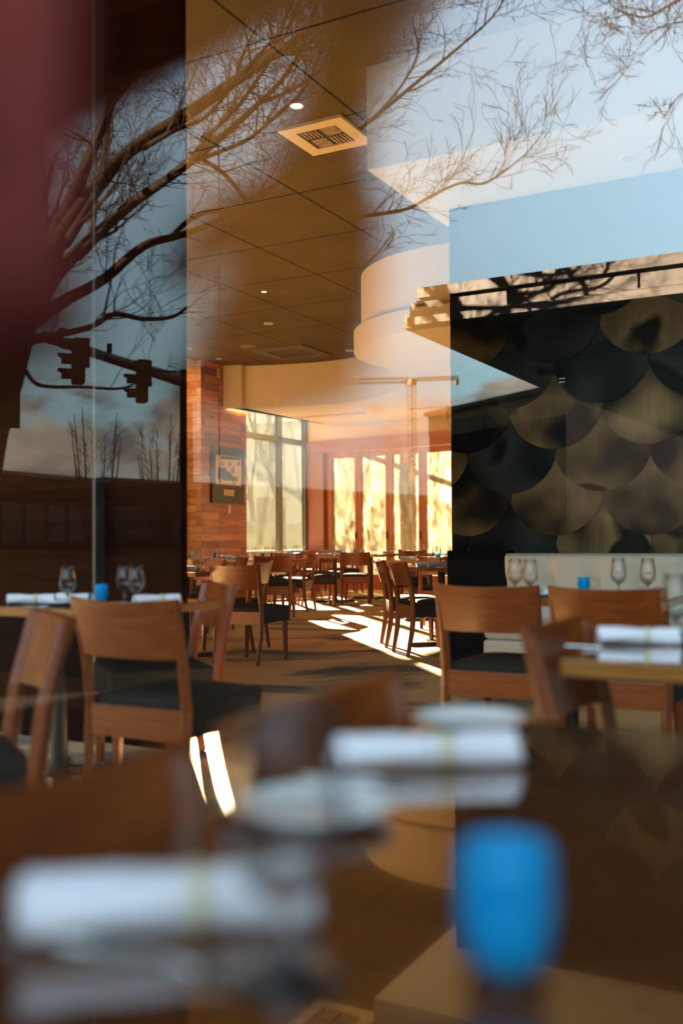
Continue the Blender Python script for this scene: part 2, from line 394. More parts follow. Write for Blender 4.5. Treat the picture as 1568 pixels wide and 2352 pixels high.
# ------------------------------------------------------------------ building shell
st = 'structure'
wbox('floor', -10.65, 5.2, GLASS_B - .1, 21, -.12, 0, M_carpet, st)
wbox('ceiling', -10.65, 5.2, GLASS_B - .1, 21.5, ZC, ZC + .1, M_tiles, st)
wbox('roof', -10.9, 5.4, GLASS_B - .1, 21.6, ZC + .15, 5.0, M_brick, st)
wbox('wall_right', 5.2, 5.4, GLASS_B - .1, 21, -.12, ZC, M_cream, st)
# unseen blocks, tall and low, added to shade the roadway left of the restaurant
MB().box((-90, 24, 15), (70, 5, 15)).build('wall_added_shade', M_brick, kind=st)
MB().box((-16.2, 20, 4), (3.7, 5, 4)).build('wall_added_shade_low', M_brick, kind=st)
# left outside wall with one high opening next to the pillar
LA = -10.65
W0, W1, WZ0, WZ1 = 12.50, 13.28, 3.00, 3.72
mbw = MB()
WR = [(2.0 + 1.9 * i, 3.7 + 1.9 * i) for i in range(5)]
for (b0, b1, z0, z1) in [(GLASS_B - .1, 2.0, -.12, ZC), (2.0, W0, -.12, .8), (2.0, W0, 2.55, ZC), (WR[-1][1], W0, .8, 2.55)] + [(WR[i][1], WR[i + 1][0], .8, 2.55) for i in range(4)] + [(W0, W1, -.12, WZ0), (W0, W1, WZ1, ZC), (W1, 13.85, -.12, ZC)]:
    mbw.box(P(LA - .1, (b0 + b1) / 2, (z0 + z1) / 2), (.1, (b1 - b0) / 2, (z1 - z0) / 2), (AX, BX, V((0, 0, 1))))
mbw.build('wall_left', M_cream, kind=st)
wbox('trim_1', LA, -10.33, 1.0, 13.79, ZC - .17, ZC, M_cream, st)
# wood clad pillar carrying the framed photograph
PB1 = 15.16
pil = wbox('wall_pillar', LA - .2, -10.2, 13.80, PB1, -.12, ZC, M_planks, st)
wbox('wall_pillar_face', LA, -10.205, 13.785, 13.80, 0, ZC - .06, M_planks_l, st)
# tall clear window beside the pillar
corner = V((-.725, 21.0, 0)); WB1 = corner.dot(BX)
wz = ZC
win = thing('window_1', P(LA, (PB1 + WB1) / 2, 0), YA); win['kind'] = st
def wpart(name, b0, b1, z0, z1, mat, da=.05, a=0):
    o = MB().box((a, (b0 + b1) / 2 - (PB1 + WB1) / 2, (z0 + z1) / 2), (da, (b1 - b0) / 2, (z1 - z0) / 2)).build(name, mat, win); return o
bm_ = at(640, 1100, 20).dot(AX)  # mullion seen at x = 640
def b_of_px(px):                 # B of the point of the window plane seen at px
    k = (px - 784) / FPX; y = LA / (AX.x * k + AX.y); return V((k * y, y, 0)).dot(BX)
mb_ = b_of_px(640)
wpart('frame', PB1, PB1 + .08, 0, wz, M_frame); wpart('frame', WB1 - .16, WB1, 0, wz, M_frame)
wpart('frame', mb_ - .06, mb_ + .06, 0, wz, M_frame); wpart('frame', PB1, WB1, 2.98, 3.08, M_frame)
wpart('sill', PB1, WB1, .0, .80, M_white, .09)
for b0, b1 in ((PB1 + .08, mb_ - .06), (mb_ + .06, WB1 - .16)):
    wpart('pane', b0, b1, .80, 2.98, M_glass_b, .004); wpart('pane', b0, b1, 3.08, wz, M_glass_b, .004)
# oblique wall of folding doors
dd = V((.809, -.588, 0)).normalized(); dn = V((-dd.y, dd.x, 0)); YD = math.atan2(dd.y, dd.x)
def dpx(px):                     # distance along the door wall of the point seen at px
    k = (px - 784) / FPX; c = corner
    return (k * c.y - c.x) / (dd.x - k * dd.y)
ZD = EYE + 1.80
def dbox(name, s0, s1, z0, z1, mat, parent=None, off=0, th=.05, kind=None):
    c = corner + dd * ((s0 + s1) / 2) + dn * off + V((0, 0, (z0 + z1) / 2))
    if parent: c = parent.matrix_basis.inverted() @ c; ax = (V((1, 0, 0)), V((0, 1, 0)), V((0, 0, 1)))
    else: ax = (dd, dn, V((0, 0, 1)))
    return MB().box(c, ((s1 - s0) / 2, th, (z1 - z0) / 2), ax).build(name, mat, parent, kind=kind)
S_J = dpx(747)
dbox('wall_back', 0, S_J, 0, ZD, M_mauve, kind=st, off=.05, th=.12)
dbox('trim_2', 0, 6.4, ZD, ZD + .25, M_mauve, kind=st, off=.05, th=.14)
dbox('wall_above_doors', 0, 6.4, ZD + .25, ZC, M_cream, kind=st, off=.06, th=.10)
wbox('wall_far', corner.dot(AX) + dd.dot(AX) * 6.4 - .2, 5.3, (corner + dd * 6.4).dot(BX) - .1, (corner + dd * 6.4).dot(BX) + .1, 0, ZC, M_cream, st)
dbox('wall_back_end', dpx(1050) + .9, 6.4, 0, ZD, M_mauve, kind=st, off=.05, th=.12)
edges = [757, 824, 895, 971, 1047, 1130]
dbox('trim_3', S_J, dpx(756), 0, ZD, M_door, kind=st, off=.08, th=.05)
for i in range(5):
    s0, s1 = dpx(edges[i]), min(dpx(edges[i + 1]), dpx(1050) + .9)
    t = thing('door_%d' % (i + 1), corner + dd * s0, YD); t['kind'] = st
    t['label'] = ['folding glass door panel next to the mauve pilaster', 'second folding glass door panel from the mauve pilaster', 'third folding glass door panel from the mauve pilaster', 'fourth folding glass door panel, beside the dark wall', 'folding glass door panel mostly hidden by the dark wall'][i]
    bpy.context.view_layer.update()
    w = .075
    dbox('frame', s0, s0 + w, 0, ZD - .01, M_door, t, th=.035); dbox('frame', s1 - w, s1 - .012, 0, ZD - .01, M_door, t, th=.035)
    dbox('frame', s0 + w, s1 - w, ZD - .12, ZD - .01, M_door, t, th=.035); dbox('frame', s0 + w, s1 - w, 0, .30, M_door, t, th=.035)
    dbox('pane', s0 + w, s1 - w, .30, ZD - .12, M_frost, t, th=.008)
    if i in (0, 1, 2):
        tag(dbox('door_handle', s1 - .055, s1 - .030, 1.02, 1.16, M_black, t, off=-.05, th=.014), 'dark lever handle')
# cream band hung under the curve: lower ceiling
curve = [(-2.7, 17.66), (-1.93, 17.66), (-1.18, 17.55), (-.39, 17.3), (-.05, 17.1), (.315, 16.8), (.50, 16.45), (.66, 16.1), (.80, 15.75), (.90, 15.4), (.957, 15.0), (.92, 14.65), (.83, 14.3), (.676, 13.8)]
curve += [(.60, 13.4), (.66, 13.0), (.9, 12.5), (1.5, 12.0), (2.5, 11.8), (4.6, 11.5)]
e1 = V((-.13, 20.5, 0)); e0 = e1 - BX * 3.4; e2 = V((1.98, 18.84, 0)); e3 = e1 + (e2 - e1) * 2.4
poly = [tuple(p) for p in curve] + [(6.5, 13.5), tuple(e3)[:2], tuple(e1)[:2], tuple(e0)[:2]]
MB().prism(poly, ZL, ZC - .001).build('ceiling_lower', M_cream, kind=st)
# ------------------------------------------------------------------ right-hand wall, bulkhead, drum
SB = 6.75; SA0 = -2.74; ZS = EYE + 2.41
wbox('wall_scale', SA0, 5.2, SB, SB + .32, 0, ZS, M_blackp, st)
wbox('ceiling_bulkhead', -2.91, 5.2, 5.75, SB + .36, ZS, ZC - .002, M_white, st)
r_ = thing('ceiling_light', atz(1450, 361, ZS) + V((0, 0, -.004)), 0, 'round recessed light in the white bulkhead above the metal discs', 'ceiling light')
MB().lathe([(.062, -.003), (.075, -.003), (.075, .003), (.062, .003), (.062, -.003)], 20).build('trim_ring', M_white, r_)
MB().lathe([(.0, .001), (.061, .001)], 20).build('lens', M_plate, r_)
# drum shaped ceiling feature
dz = 2.2; dc = V((.762 * dz, 5.31 * dz, 0)); DR = .69 * dz
def circ(c, r, n=64): return [(c.x + r * math.cos(2 * math.pi * i / n), c.y + r * math.sin(2 * math.pi * i / n)) for i in range(n)]
MB().prism(circ(dc, DR), EYE + dz, EYE + dz + .24).build('ceiling_drum', M_cream, kind=st)
MB().prism(circ(dc, DR - .09), EYE + dz + .24, ZC - .001).build('ceiling_drum_neck', M_cream, kind=st)
# wall of overlapping metal discs
scale = thing('metal_disc_cladding', P(SA0, SB, 0), YA, 'wall cladding of big overlapping patinated metal discs behind the banquette', 'wall cladding')
RD, PD, HD = .335, .640, .298
a_ref = P(0, 0)  # lateral phase from the disc whose bottom is seen at (1385, 929)
k_ = (1385 - 784) / FPX; yy = SB / (BX.x * k_ + BX.y); ar = V((k_ * yy, yy, 0)).dot(AX); zr = EYE + (1239 - 929) / FPX * yy
rnd = random.Random(4); disc_mesh = {}
row = -9
for row in range(-9, 6):
    zb = zr + row * HD                   # bottom of this row's discs
    if zb + RD * 2 < .75 or zb > ZS + .05: continue
    for j in range(-4, 9):
        a = ar + (j + (.5 if row % 2 else 0)) * PD
        if a < SA0 - RD or a > 2.4 - 1.2: continue
        n = 40; cz = zb + RD; pts = []
        for i in range(n):
            t = 2 * math.pi * i / n; pts.append((a - SA0 + RD * math.cos(t), cz + RD * math.sin(t)))
        def clip(poly, f, g):
            out = []
            for i in range(len(poly)):
                p, q = poly[i], poly[(i + 1) % len(poly)]; fp, fq = f(p), f(q)
                if fp >= 0: out.append(p)
                if fp * fq < 0: t = fp / (fp - fq); out.append((p[0] + (q[0] - p[0]) * t, p[1] + (q[1] - p[1]) * t))
            return out
        pts = clip(pts, lambda p: p[0] - .003, 0); pts = clip(pts, lambda p: ZS - .004 - p[1], 0) if pts else pts
        if len(pts) < 3: continue
        # upper rows lie over lower rows: lean each disc so its foot stands proud
        def yv(z): return -.010 - .020 * (1 - (z - zb) / (2 * RD)) - .0
        mb = MB(); k = len(pts)
        mb.add([(x, yv(z) - .004, z) for x, z in pts] + [(x, yv(z), z) for x, z in pts],
               [tuple(range(k)), tuple(range(2 * k - 1, k - 1, -1))] + [(i, i + k, (i + 1) % k + k, (i + 1) % k) for i in range(k)])
        cx_, cz_ = a - SA0, cz
        for v in mb.v: v.x -= cx_; v.z -= cz_
        bronze = row <= -1 and rnd.random() < .75 or row <= 1 and rnd.random() < .25
        o = mb.build('metal_disc', M_disc_b if bronze else M_disc_s, scale); o.location = (cx_, 0, cz_)
# low black screen and tufted banquette
wbox('trim_4', -2.72, -2.27, 6.58, SB - .04, 0, .925, M_blackp, st)
bq = thing('banquette', P(-2.27, 6.06, 0), YA, 'long tufted cream leather banquette below the metal discs', 'bench')
LB = 3.6
MB().box((LB / 2 + .02, .33, .06), (LB / 2 - .03, .24, .06)).build('plinth', M_blackp, bq)
MB().box((LB / 2, .30, .24), (LB / 2, .29, .12)).build('base_panel', M_leather, bq, bevel=.02)
MB().box((LB / 2, .27, .42), (LB / 2, .27, .06)).build('seat', M_leather, bq, bevel=.04)
# tufted back: height field
nx, nz = 110, 26; mb = MB(); vs = []; z0, z1 = .47, .905
for j in range(nz + 1):
    for i in range(nx + 1):
        x = LB * i / nx; z = z0 + (z1 - z0) * j / nz; u = x / .30; w = (z - .62) / .5
        g = min(abs(u - round(u)) * .30, 1)
        dep = .024 * (1 - math.exp(-(g / .045) ** 2)); db = math.hypot(g, z - .70)
        dep -= .03 * math.exp(-(db / .045) ** 2)
        edge = min(1, (z1 - z) / .05); rl = .45 + .10 * (z1 - z) + .045 * (1 - math.sqrt(max(0, 1 - (1 - edge) ** 2)))
        vs.append((x, rl - dep, z))
fs = [(j * (nx + 1) + i, j * (nx + 1) + i + 1, (j + 1) * (nx + 1) + i + 1, (j + 1) * (nx + 1) + i) for j in range(nz) for i in range(nx)]
bk = list(vs); nb = len(vs)
vs += [(0, .64, z0), (LB, .64, z0), (LB, .64, z1), (0, .64, z1)]
top = [nz * (nx + 1) + i for i in range(nx + 1)]; bot = list(range(nx + 1)); lf = [j * (nx + 1) for j in range(nz + 1)]; rg = [j * (nx + 1) + nx for j in range(nz + 1)]
fs += [tuple(top) + (nb + 2, nb + 3), tuple(reversed(bot)) + (nb, nb + 1), tuple(lf) + (nb + 3, nb), tuple(reversed(rg)) + (nb + 1, nb + 2)]
bback = MB().add(vs, fs).build('backrest', M_leather, bq, smooth=False)
for i in range(0, 12):
    if .3 * (i + 1) < LB: MB().lathe([(0, 0), (.012, .002), (.0, .008)], 10).build('button', M_leather, bback).matrix_local = Matrix.Translation((.3 * (i + 1), .462, .70)) @ Matrix.Rotation(math.pi / 2, 4, 'X')
# second banquette further back, its sunlit end shows under a table
b2 = thing('banquette', P(-4.45, 10.6, 0), YA, 'cream leather bench end glowing in the sun behind the dark wall edge', 'bench')
MB().box((1.0, .25, .24), (.98, .25, .23)).build('base_panel', M_leather, b2, bevel=.02)
MB().box((1.0, .25, .52), (1.0, .26, .055)).build('seat', M_leather, b2, bevel=.03)
# ------------------------------------------------------------------ left-hand wood screens
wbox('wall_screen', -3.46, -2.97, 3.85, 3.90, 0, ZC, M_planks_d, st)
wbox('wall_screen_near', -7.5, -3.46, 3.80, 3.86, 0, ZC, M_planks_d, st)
wbox('trim_5', -3.472, -3.452, 3.785, 3.86, 0, ZC, plain('dull_trim', (.05, .045, .035), .4), st)
# ------------------------------------------------------------------ front window (between the lens and the room)
fw = thing('window_2', P(0, GLASS_B, 0), YA); fw['kind'] = st
MB().box((-3.2, 0, 2.02), (8.0, .003, 2.02)).build('pane', M_glass, fw)
MB().box((-3.2, 0, ZC - .03), (8.0, .06, .06)).build('frame', M_black, fw)
MB().box((-3.2, 0, .02), (8.0, .06, .06)).build('sill', M_black, fw)
# ------------------------------------------------------------------ ceiling fittings
def clight(px, py, label, r=.075, lit=False, z=None):
    z = ZC if z is None else z
    t = thing('ceiling_light', atz(px, py, z), 0, label, 'ceiling light')
    MB().lathe([(r * .8, -.001), (r, -.006), (r * 1.08, -.002), (r * 1.08, .0)], 24).build('trim_ring', M_white, t, smooth=True)
    MB().lathe([(0, -.0015), (r * .82, -.0015)], 24).build('lens', M_lampon if lit else M_black, t)
clight(681, 243, 'sparkling round recessed light nearest the square air vent', .048, True)
clight(606, 670, 'lit white recessed light in the middle of the dark tiles', .036, True)
clight(616, 743, 'unlit recessed light beyond the lit one in the dark tiles', .062)
clight(430, 799, 'unlit recessed light nearest the dark wood screen on the left', .07)
clight(502, 824, 'small unlit recessed light above the wood pillar', .042)
clight(803, 805, 'unlit recessed light left of the hanging drum', .07)
clight(706, 958, 'small recessed light in the cream ceiling above the tall window', .065, z=ZL)
clight(812, 950, 'small recessed light in the middle of the cream ceiling', .05, z=ZL)
clight(970, 937, 'small recessed light in the cream ceiling near the glass globe', .065, z=ZL)
sd = thing('smoke_detector', atz(568, 795, ZC), 0, 'flat round cover plate on the dark tiles before the far vent', 'ceiling plate')
MB().lathe([(0, -.012), (.12, -.012), (.14, 0)], 28).build('cover', M_tiles and plain('brown_plate', (.16, .11, .05), .7), sd)
def vent(px, py, size, label, frame_m, core_m, slats=True):
    t = thing('ceiling_vent', atz(px, py, ZC), YA, label, 'air vent')
    h = size / 2
    mb = MB()
    for c, hh in (((0, h * .81, -.012), (h, h * .19, .012)), ((0, -h * .81, -.012), (h, h * .19, .012)), ((h * .81, 0, -.012), (h * .19, h * .62, .012)), ((-h * .81, 0, -.012), (h * .19, h * .62, .012))): mb.box(c, hh)
    mb.build('frame', frame_m, t)
    MB().box((0, 0, -.006), (h * .63, h * .63, .004)).build('core', core_m, t)
    if slats:
        mb = MB()
        for q in range(4):
            sx, sy = ((1, 1), (-1, 1), (-1, -1), (1, -1))[q]
            for i in range(5):
                d = h * (.08 + .11 * i)
                c, hh = ((sx * h * .31, sy * d, -.014), (h * .24, .003, .006)) if q % 2 else ((sx * d, sy * h * .31, -.014), (.003, h * .24, .006))
                mb.box(c, hh)
        mb.build('slats', frame_m, t)
vent(749, 309, .54, 'square four-way air vent with a wide cream frame, nearest in the dark ceiling', M_cream, M_black)
vent(668, 808, 1.0, 'dark square return air grille at the far end of the tiled ceiling', plain('brown_grille', (.10, .07, .035), .7), plain('brown_grille_core', (.06, .045, .025), .8), False)
def linvent(px, py, label, ang, ln=1.1):
    t = thing('linear_diffuser', atz(px, py, ZL), ang, label, 'air vent')
    MB().box((0, 0, -.005), (ln / 2, .09, .006)).build('frame', plain('tan_metal', (.45, .34, .18), .5), t)
    mb = MB()
    for i in range(4): mb.box((0, -.06 + .04 * i, -.013), (ln / 2 - .03, .006, .003))
    mb.build('slats', M_cream, t)
linvent(752, 954, 'long slot diffuser in the cream ceiling before the tall window', YA, 1.5)
linvent(1012, 935, 'slot diffuser in the cream ceiling behind the glass globe', YA, 1.2)
# clear glass globe pendant beside the disc wall
gp = at(1056, 958, 9.3)
g = thing('pendant_lamp', V((gp.x, gp.y, ZC)), 0, 'clear glass globe pendant half hidden by the disc wall', 'pendant lamp')
R = .135
MB().lathe([(R * math.sin(math.pi * i / 24), gp.z - ZC - R * math.cos(math.pi * i / 24)) for i in range(0, 24)] + [(.02, gp.z - ZC + R)], 40).build('globe', pane('globe_glass', .06, (.93, .92, .90)), g, smooth=True)
MB().tube([(0, 0, 0), (0, 0, gp.z - ZC + R)], .006).build('rod', M_steel, g)
MB().lathe([(.0, gp.z - ZC + .06), (.03, gp.z - ZC + .04), (.035, gp.z - ZC), (.0, gp.z - ZC - .045)], 16).build('bulb', plain('bulb_glass', (.8, .7, .5), .2), g, smooth=True)
# framed photograph on the pillar
def on_pillar(px, py):           # point of the pillar face A = -10.2
    k = (px - 784) / FPX; y = -10.2 / (AX.x * k + AX.y); r = ray(px, py); r = r * (y / r.y); return V((r.x, r.y, r.z + EYE))
pc0, pc1 = on_pillar(484, 1155), on_pillar(557, 1028)
pw = (pc1 - pc0).dot(BX); z0, z1 = on_pillar(484, 1155).z, on_pillar(520, 1028).z
pf = thing('framed_photograph', V((pc0.x, pc0.y, z0)) + BX * pw / 2, YA + math.pi / 2, 'sepia photograph of an old delivery truck in a wide black mat on the wood pillar', 'picture')
PH = z1 - z0                      # local x = B, local y = -A
MB().box((0, -.018, PH / 2), (pw / 2, .018, PH / 2)).build('frame', M_black, pf)
def pq(px, py): p = on_pillar(px, py) - pf.location; return (p.dot(BX), p.z)
def flat(name, pts, mat, yoff, th=.001):
    k = len(pts); return MB().add([(x, yoff, z) for x, z in pts] + [(x, yoff + th, z) for x, z in pts], [tuple(range(k)), tuple(range(2 * k - 1, k - 1, -1))] + [(i, i + k, (i + 1) % k + k, (i + 1) % k) for i in range(k)]).build(name, mat, pf)
M_sep = plain('sepia_light', (.80, .68, .46), .6, var=.2, nscale=3); M_sepd = plain('sepia_dark', (.05, .03, .015), .6); M_sepm = plain('sepia_mid', (.30, .20, .10), .6)
def rc(x0, y0, x1, y1): return [pq(x0, y1), pq(x1, y1), pq(x1, y0), pq(x0, y0)]
flat('print', [pq(491, 1112), pq(550, 1117), pq(550, 1051), pq(491, 1044)], M_sep, -.040)
flat('printed_sign', [pq(503, 1054), pq(549, 1057), pq(549, 1051), pq(503, 1048)], M_sepd, -.042)
for x in (502, 519, 540): flat('printed_window', rc(x, 1062, x + 8, 1070), M_sepm, -.042)
flat('printed_truck', [pq(496, 1100), pq(512, 1104), pq(520, 1104), pq(540, 1106), pq(541, 1098), pq(529, 1092), pq(524, 1084), pq(515, 1082), pq(515, 1075), pq(496, 1073)], M_sepd, -.043)
flat('printed_doorway', rc(527, 1072, 534, 1088), M_sepm, -.042)
def diskp(cx, cyy, r, m, yo): flat('printed_wheel', [(pq(cx, cyy)[0] + r * math.cos(t * math.pi / 6), pq(cx, cyy)[1] + r * math.sin(t * math.pi / 6)) for t in range(12)], m, yo)
for cx, cyy in ((502, 1103), (533, 1108)): diskp(cx, cyy, .048, M_sepd, -.045); diskp(cx, cyy, .030, M_sep, -.047)
flat('caption_plate', [pq(510, 1138), pq(533, 1140), pq(533, 1126), pq(510, 1124)], M_sep, -.040)
for i in range(2): flat('caption_line', [pq(514, 1131.5 + 4 * i), pq(529, 1132.5 + 4 * i), pq(529, 1131.5 + 4 * i), pq(514, 1130.5 + 4 * i)], M_sepm, -.042)
def wallplate(px, py, label, cat, holes):
    c = on_pillar(px, py); t = thing('wall_' + cat.split()[-1], c, YA + math.pi / 2, label, cat)
    MB().box((0, -.005, 0), (.045, .005, .075)).build('cover_plate', M_plate, t, bevel=.004)
    for zz in holes: MB().box((0, -.011, zz), (.016, .003, .014)).build('socket' if len(holes) > 1 else 'toggle', M_black if len(holes) > 1 else M_white, t)
wallplate(501, 858, 'cream electrical outlet high on the wood pillar', 'outlet', (-.03, .03))
wallplate(526, 1170, 'white switch on the wood pillar below the framed photograph', 'switch', (0,))
# ------------------------------------------------------------------ furniture builders
CH = .815
def make_chair():
    t = thing('dining_chair', (0, 0, 0), 0, 'x', 'chair')
    w = .215
    # seat cushion with upholstered sides, slightly domed
    mb = MB(); n = 10; vs = []; 
    for j in range(n + 1):
        for i in range(n + 1):
            u, v = i / n * 2 - 1, j / n * 2 - 1
            vs.append((u * (.225 - .004 * abs(v)), v * .225 + .015, .455 + .022 * (1 - abs(u) ** 4) * (1 - abs(v) ** 4)))
    fs = [(j * (n + 1) + i, j * (n + 1) + i + 1, (j + 1) * (n + 1) + i + 1, (j + 1) * (n + 1) + i) for j in range(n) for i in range(n)]
    rim = [i for i in range(n + 1)] + [j * (n + 1) + n for j in range(1, n + 1)] + [n * (n + 1) + i for i in range(n - 1, -1, -1)] + [j * (n + 1) for j in range(n - 1, 0, -1)]
    b = len(vs); k = len(rim)
    vs += [(vs[r][0] * .985, vs[r][1], .335) for r in rim]
    fs += [(rim[i], b + i, b + (i + 1) % k, rim[(i + 1) % k]) for i in range(k)]; fs.append(tuple(b + i for i in range(k)))
    MB().add(vs, fs).build('seat', M_char, t, bevel=.008)
    for s in (-1, 1):
        MB().tube([(s * .185, .205, .36), (s * .195, .215, 0)], [(.032, .032), (.019, .019)], 4).build('leg', M_wood, t, bevel=.003)
        MB().tube([(s * w * .96, -.275, 0), (s * w, -.235, .22), (s * w, -.222, .42), (s * w, -.245, .60), (s * w * 1.03, -.295, CH - .01)], [(.020, .017), (.024, .026), (.026, .030), (.025, .026), (.020, .018)], 4, sx=(1, 1, 0)).build('leg', M_wood, t, bevel=.004)
    # curved back panel
    vs = []; nxx, nzz = 14, 6
    for side in (0, 1):
        for j in range(nzz + 1):
            for i in range(nxx + 1):
                u = i / nxx * 2 - 1; q = j / nzz
                z = .605 + (CH - .605) * q - .012 * q * (1 - u * u)
                y = -.243 - .055 * q - .045 * (1 - u * u) + (-.012 if side else .012)
                vs.append((u * (.232 + .006 * q), y, z))
    m_ = (nxx + 1) * (nzz + 1); g = lambda s_, i, j: s_ * m_ + j * (nxx + 1) + i
    fs = []
    for j in range(nzz):
        for i in range(nxx):
            fs.append((g(0, i + 1, j), g(0, i, j), g(0, i, j + 1), g(0, i + 1, j + 1))); fs.append((g(1, i, j), g(1, i + 1, j), g(1, i + 1, j + 1), g(1, i, j + 1)))
    for i in range(nxx): fs.append((g(0, i, 0), g(0, i + 1, 0), g(1, i + 1, 0), g(1, i, 0))); fs.append((g(0, i + 1, nzz), g(0, i, nzz), g(1, i, nzz), g(1, i + 1, nzz)))
    for j in range(nzz): fs.append((g(0, 0, j), g(1, 0, j), g(1, 0, j + 1), g(0, 0, j + 1))); fs.append((g(0, nxx, j + 1), g(1, nxx, j + 1), g(1, nxx, j), g(0, nxx, j)))
    MB().add(vs, fs).build('backrest', M_wood, t, bevel=.003)
    MB().box((0, -.225, .375), (.205, .013, .055)).build('rear_rail', M_wood, t, bevel=.003)
    return t
chair0 = None
def chair(px, d, face, label, group=None):
    """back centre seen at px, d metres ahead; face = plan angle the sitter looks to, degrees"""
    global chair0
    rz = math.radians(face - 90)
    back = V(((px - 784) / FPX * d, d, 0)); fwd = V((math.cos(math.radians(face)), math.sin(math.radians(face)), 0))
    loc = back + fwd * .27
    if chair0 is None:
        chair0 = make_chair(); chair0.location = loc; chair0.rotation_euler = (0, 0, rz); chair0['label'] = label; return chair0
    return dup(chair0, loc, rz, label, group)
def make_table(w, dp, ped=True):
    t = thing('dining_table', (0, 0, 0), YA, 'x', 'table')
    MB().box((0, 0, .7325), (w / 2 - .006, dp / 2 - .006, .0175)).build('tabletop', M_top, t, bevel=.003)
    mb = MB()
    for c, h in (((0, dp / 2 - .006, .7305), (w / 2, .006, .0185)), ((0, -dp / 2 + .006, .7305), (w / 2, .006, .0185)), ((w / 2 - .006, 0, .7305), (.006, dp / 2 - .012, .0185)), ((-w / 2 + .006, 0, .7305), (.006, dp / 2 - .012, .0185))): mb.box(c, h)
    mb.build('edge_band', M_edge, t, bevel=.003)
    MB().tube([(0, 0, .03), (0, 0, .714)], .035, 16).build('pedestal', M_black, t, smooth=False)
    MB().lathe([(.0, 0), (.05, 0), (.05, .02), (0, .02)], 16).build('hub', M_black, t)
    mb = MB()
    for a in (45, 135): 
        c, s = math.cos(math.radians(a)), math.sin(math.radians(a)); mb.box((0, 0, .018), (.33, .03, .016), (V((c, s, 0)), V((-s, c, 0)), V((0, 0, 1))))
    mb.build('cross_base', M_black, t, bevel=.006)
    return t
def table(a0, a1, b0, b1, label):
    t = make_table(a1 - a0, b1 - b0); t.location = P((a0 + a1) / 2, (b0 + b1) / 2, 0); t['label'] = label; return t
TZ = .751
def make_goblet():
    t = thing('water_glass', (0, 0, 0), 0, 'x', 'glass')
    MB().lathe([(.0, .0), (.032, .0), (.0325, .002), (.012, .006), (.006, .011), (.0046, .030), (.0055, .044), (.010, .049), (.018, .055), (.021, .0600), (.012, .0585), (0, .058)], 32).build('foot_and_stem', M_goblet, t, smooth=True)
    MB().lathe([(.0, .0508), (.0105, .0508), (.026, .061), (.0345, .078), (.0362, .092), (.034, .112), (.030, .135), (.0265, .165), (.0255, .165), (.0285, .135), (.0320, .112), (.0338, .092), (.031, .080), (.021, .069), (.009, .063), (.0, .062)], 32).build('bowl', M_bowl, t, smooth=True)
    return t
gob0 = None
def goblet(p, label, group=None):
    global gob0
    loc = V((p[0], p[1], TZ - .001))
    if gob0 is None: gob0 = make_goblet(); gob0.location = loc; gob0['label'] = label; return gob0
    return dup(gob0, loc, 0, label, group)
def make_votive():
    t = thing('votive_holder', (0, 0, 0), 0, 'x', 'candle holder')
    MB().lathe([(.0, .010), (.018, .011), (.026, .020), (.030, .038), (.0312, .055), (.030, .075), (.0285, .088), (.0265, .088), (.028, .070), (.029, .055), (.028, .038), (.022, .024), (0, .017)], 36).build('bowl', M_blue, t, smooth=True)
    MB().lathe([(.0, 0), (.024, 0), (.0265, .004), (.0255, .012), (.022, .0105), (0, .0095)], 36).build('clear_base', M_bowl, t, smooth=True)
    MB().lathe([(0, .018), (.018, .020), (.018, .034), (0, .034)], 20).build('candle', M_white, t)
    return t
vot0 = None
def votive(p, label, group=None):
    global vot0
    loc = V((p[0], p[1], TZ - .001))
    if vot0 is None: vot0 = make_votive(); vot0.location = loc; vot0['label'] = label; return vot0
    return dup(vot0, loc, 0, label, group)
def make_napkin():
    t = thing('rolled_napkin', (0, 0, 0), 0, 'x', 'napkin')
    rn = random.Random(3); mb = MB(); n = 20; L_ = .105; prof = 30; vs = []
    for i in range(prof + 1):
        x = -L_ + 2 * L_ * i / prof; s = 1 - .10 * math.exp(-((x - .02) / .016) ** 2)
        for k in range(n):
            a = 2 * math.pi * k / n; r = (.0255 + .0022 * math.sin(3 * a + x * 25) + .0015 * math.sin(7 * a + x * 60)) * s
            r *= 1 + (.08 if x < -.03 else 0) * math.sin(a)
            vs.append((x + .004 * math.sin(a * 2) * (abs(x) > L_ * .95), r * 1.08 * math.cos(a), max(.001, .0235 + r * .95 * math.sin(a))))
    fs = [(i * n + k, i * n + (k + 1) % n, (i + 1) * n + (k + 1) % n, (i + 1) * n + k) for i in range(prof) for k in range(n)]
    for e in (0, 1):                     # recessed spiral ends
        b = len(vs); i = prof * e; x = vs[i * n][0]
        for s, dx in ((.62, .004), (.6, -.002), (.3, .003)):
            for k in range(n):
                q = vs[i * n + k]; vs.append((x + (dx if e else -dx), q[1] * s, .0235 + (q[2] - .0235) * s))
        base = i * n
        for r_i, b0 in enumerate((base, b, b + n)):
            b1 = b + r_i * n
            for k in range(n): fs.append((b0 + k, b0 + (k + 1) % n, b1 + (k + 1) % n, b1 + k))
        fs.append(tuple(b + 2 * n + k for k in range(n)))
    MB().add(vs, fs).build('linen_roll', M_napkin, t, smooth=True)
    vs = []; 
    for x in (.012, .028):
        for k in range(n): a = 2 * math.pi * k / n; vs.append((x, .0268 * math.cos(a), max(.0008, .0235 + .0255 * math.sin(a))))
    MB().add(vs, [(k, (k + 1) % n, n + (k + 1) % n, n + k) for k in range(n)]).build('paper_band', M_paper, t, smooth=True, solid=.0008)
    return t
nap0 = None
def napkin(p, ang, label, group=None, s=1.0):
    global nap0
    loc = V((p[0], p[1], TZ))
    if nap0 is None: nap0 = make_napkin(); nap0.location = loc; nap0.rotation_euler = (0, 0, ang); nap0['label'] = label; return nap0
    return dup(nap0, loc, ang, label, group)
plate0 = None
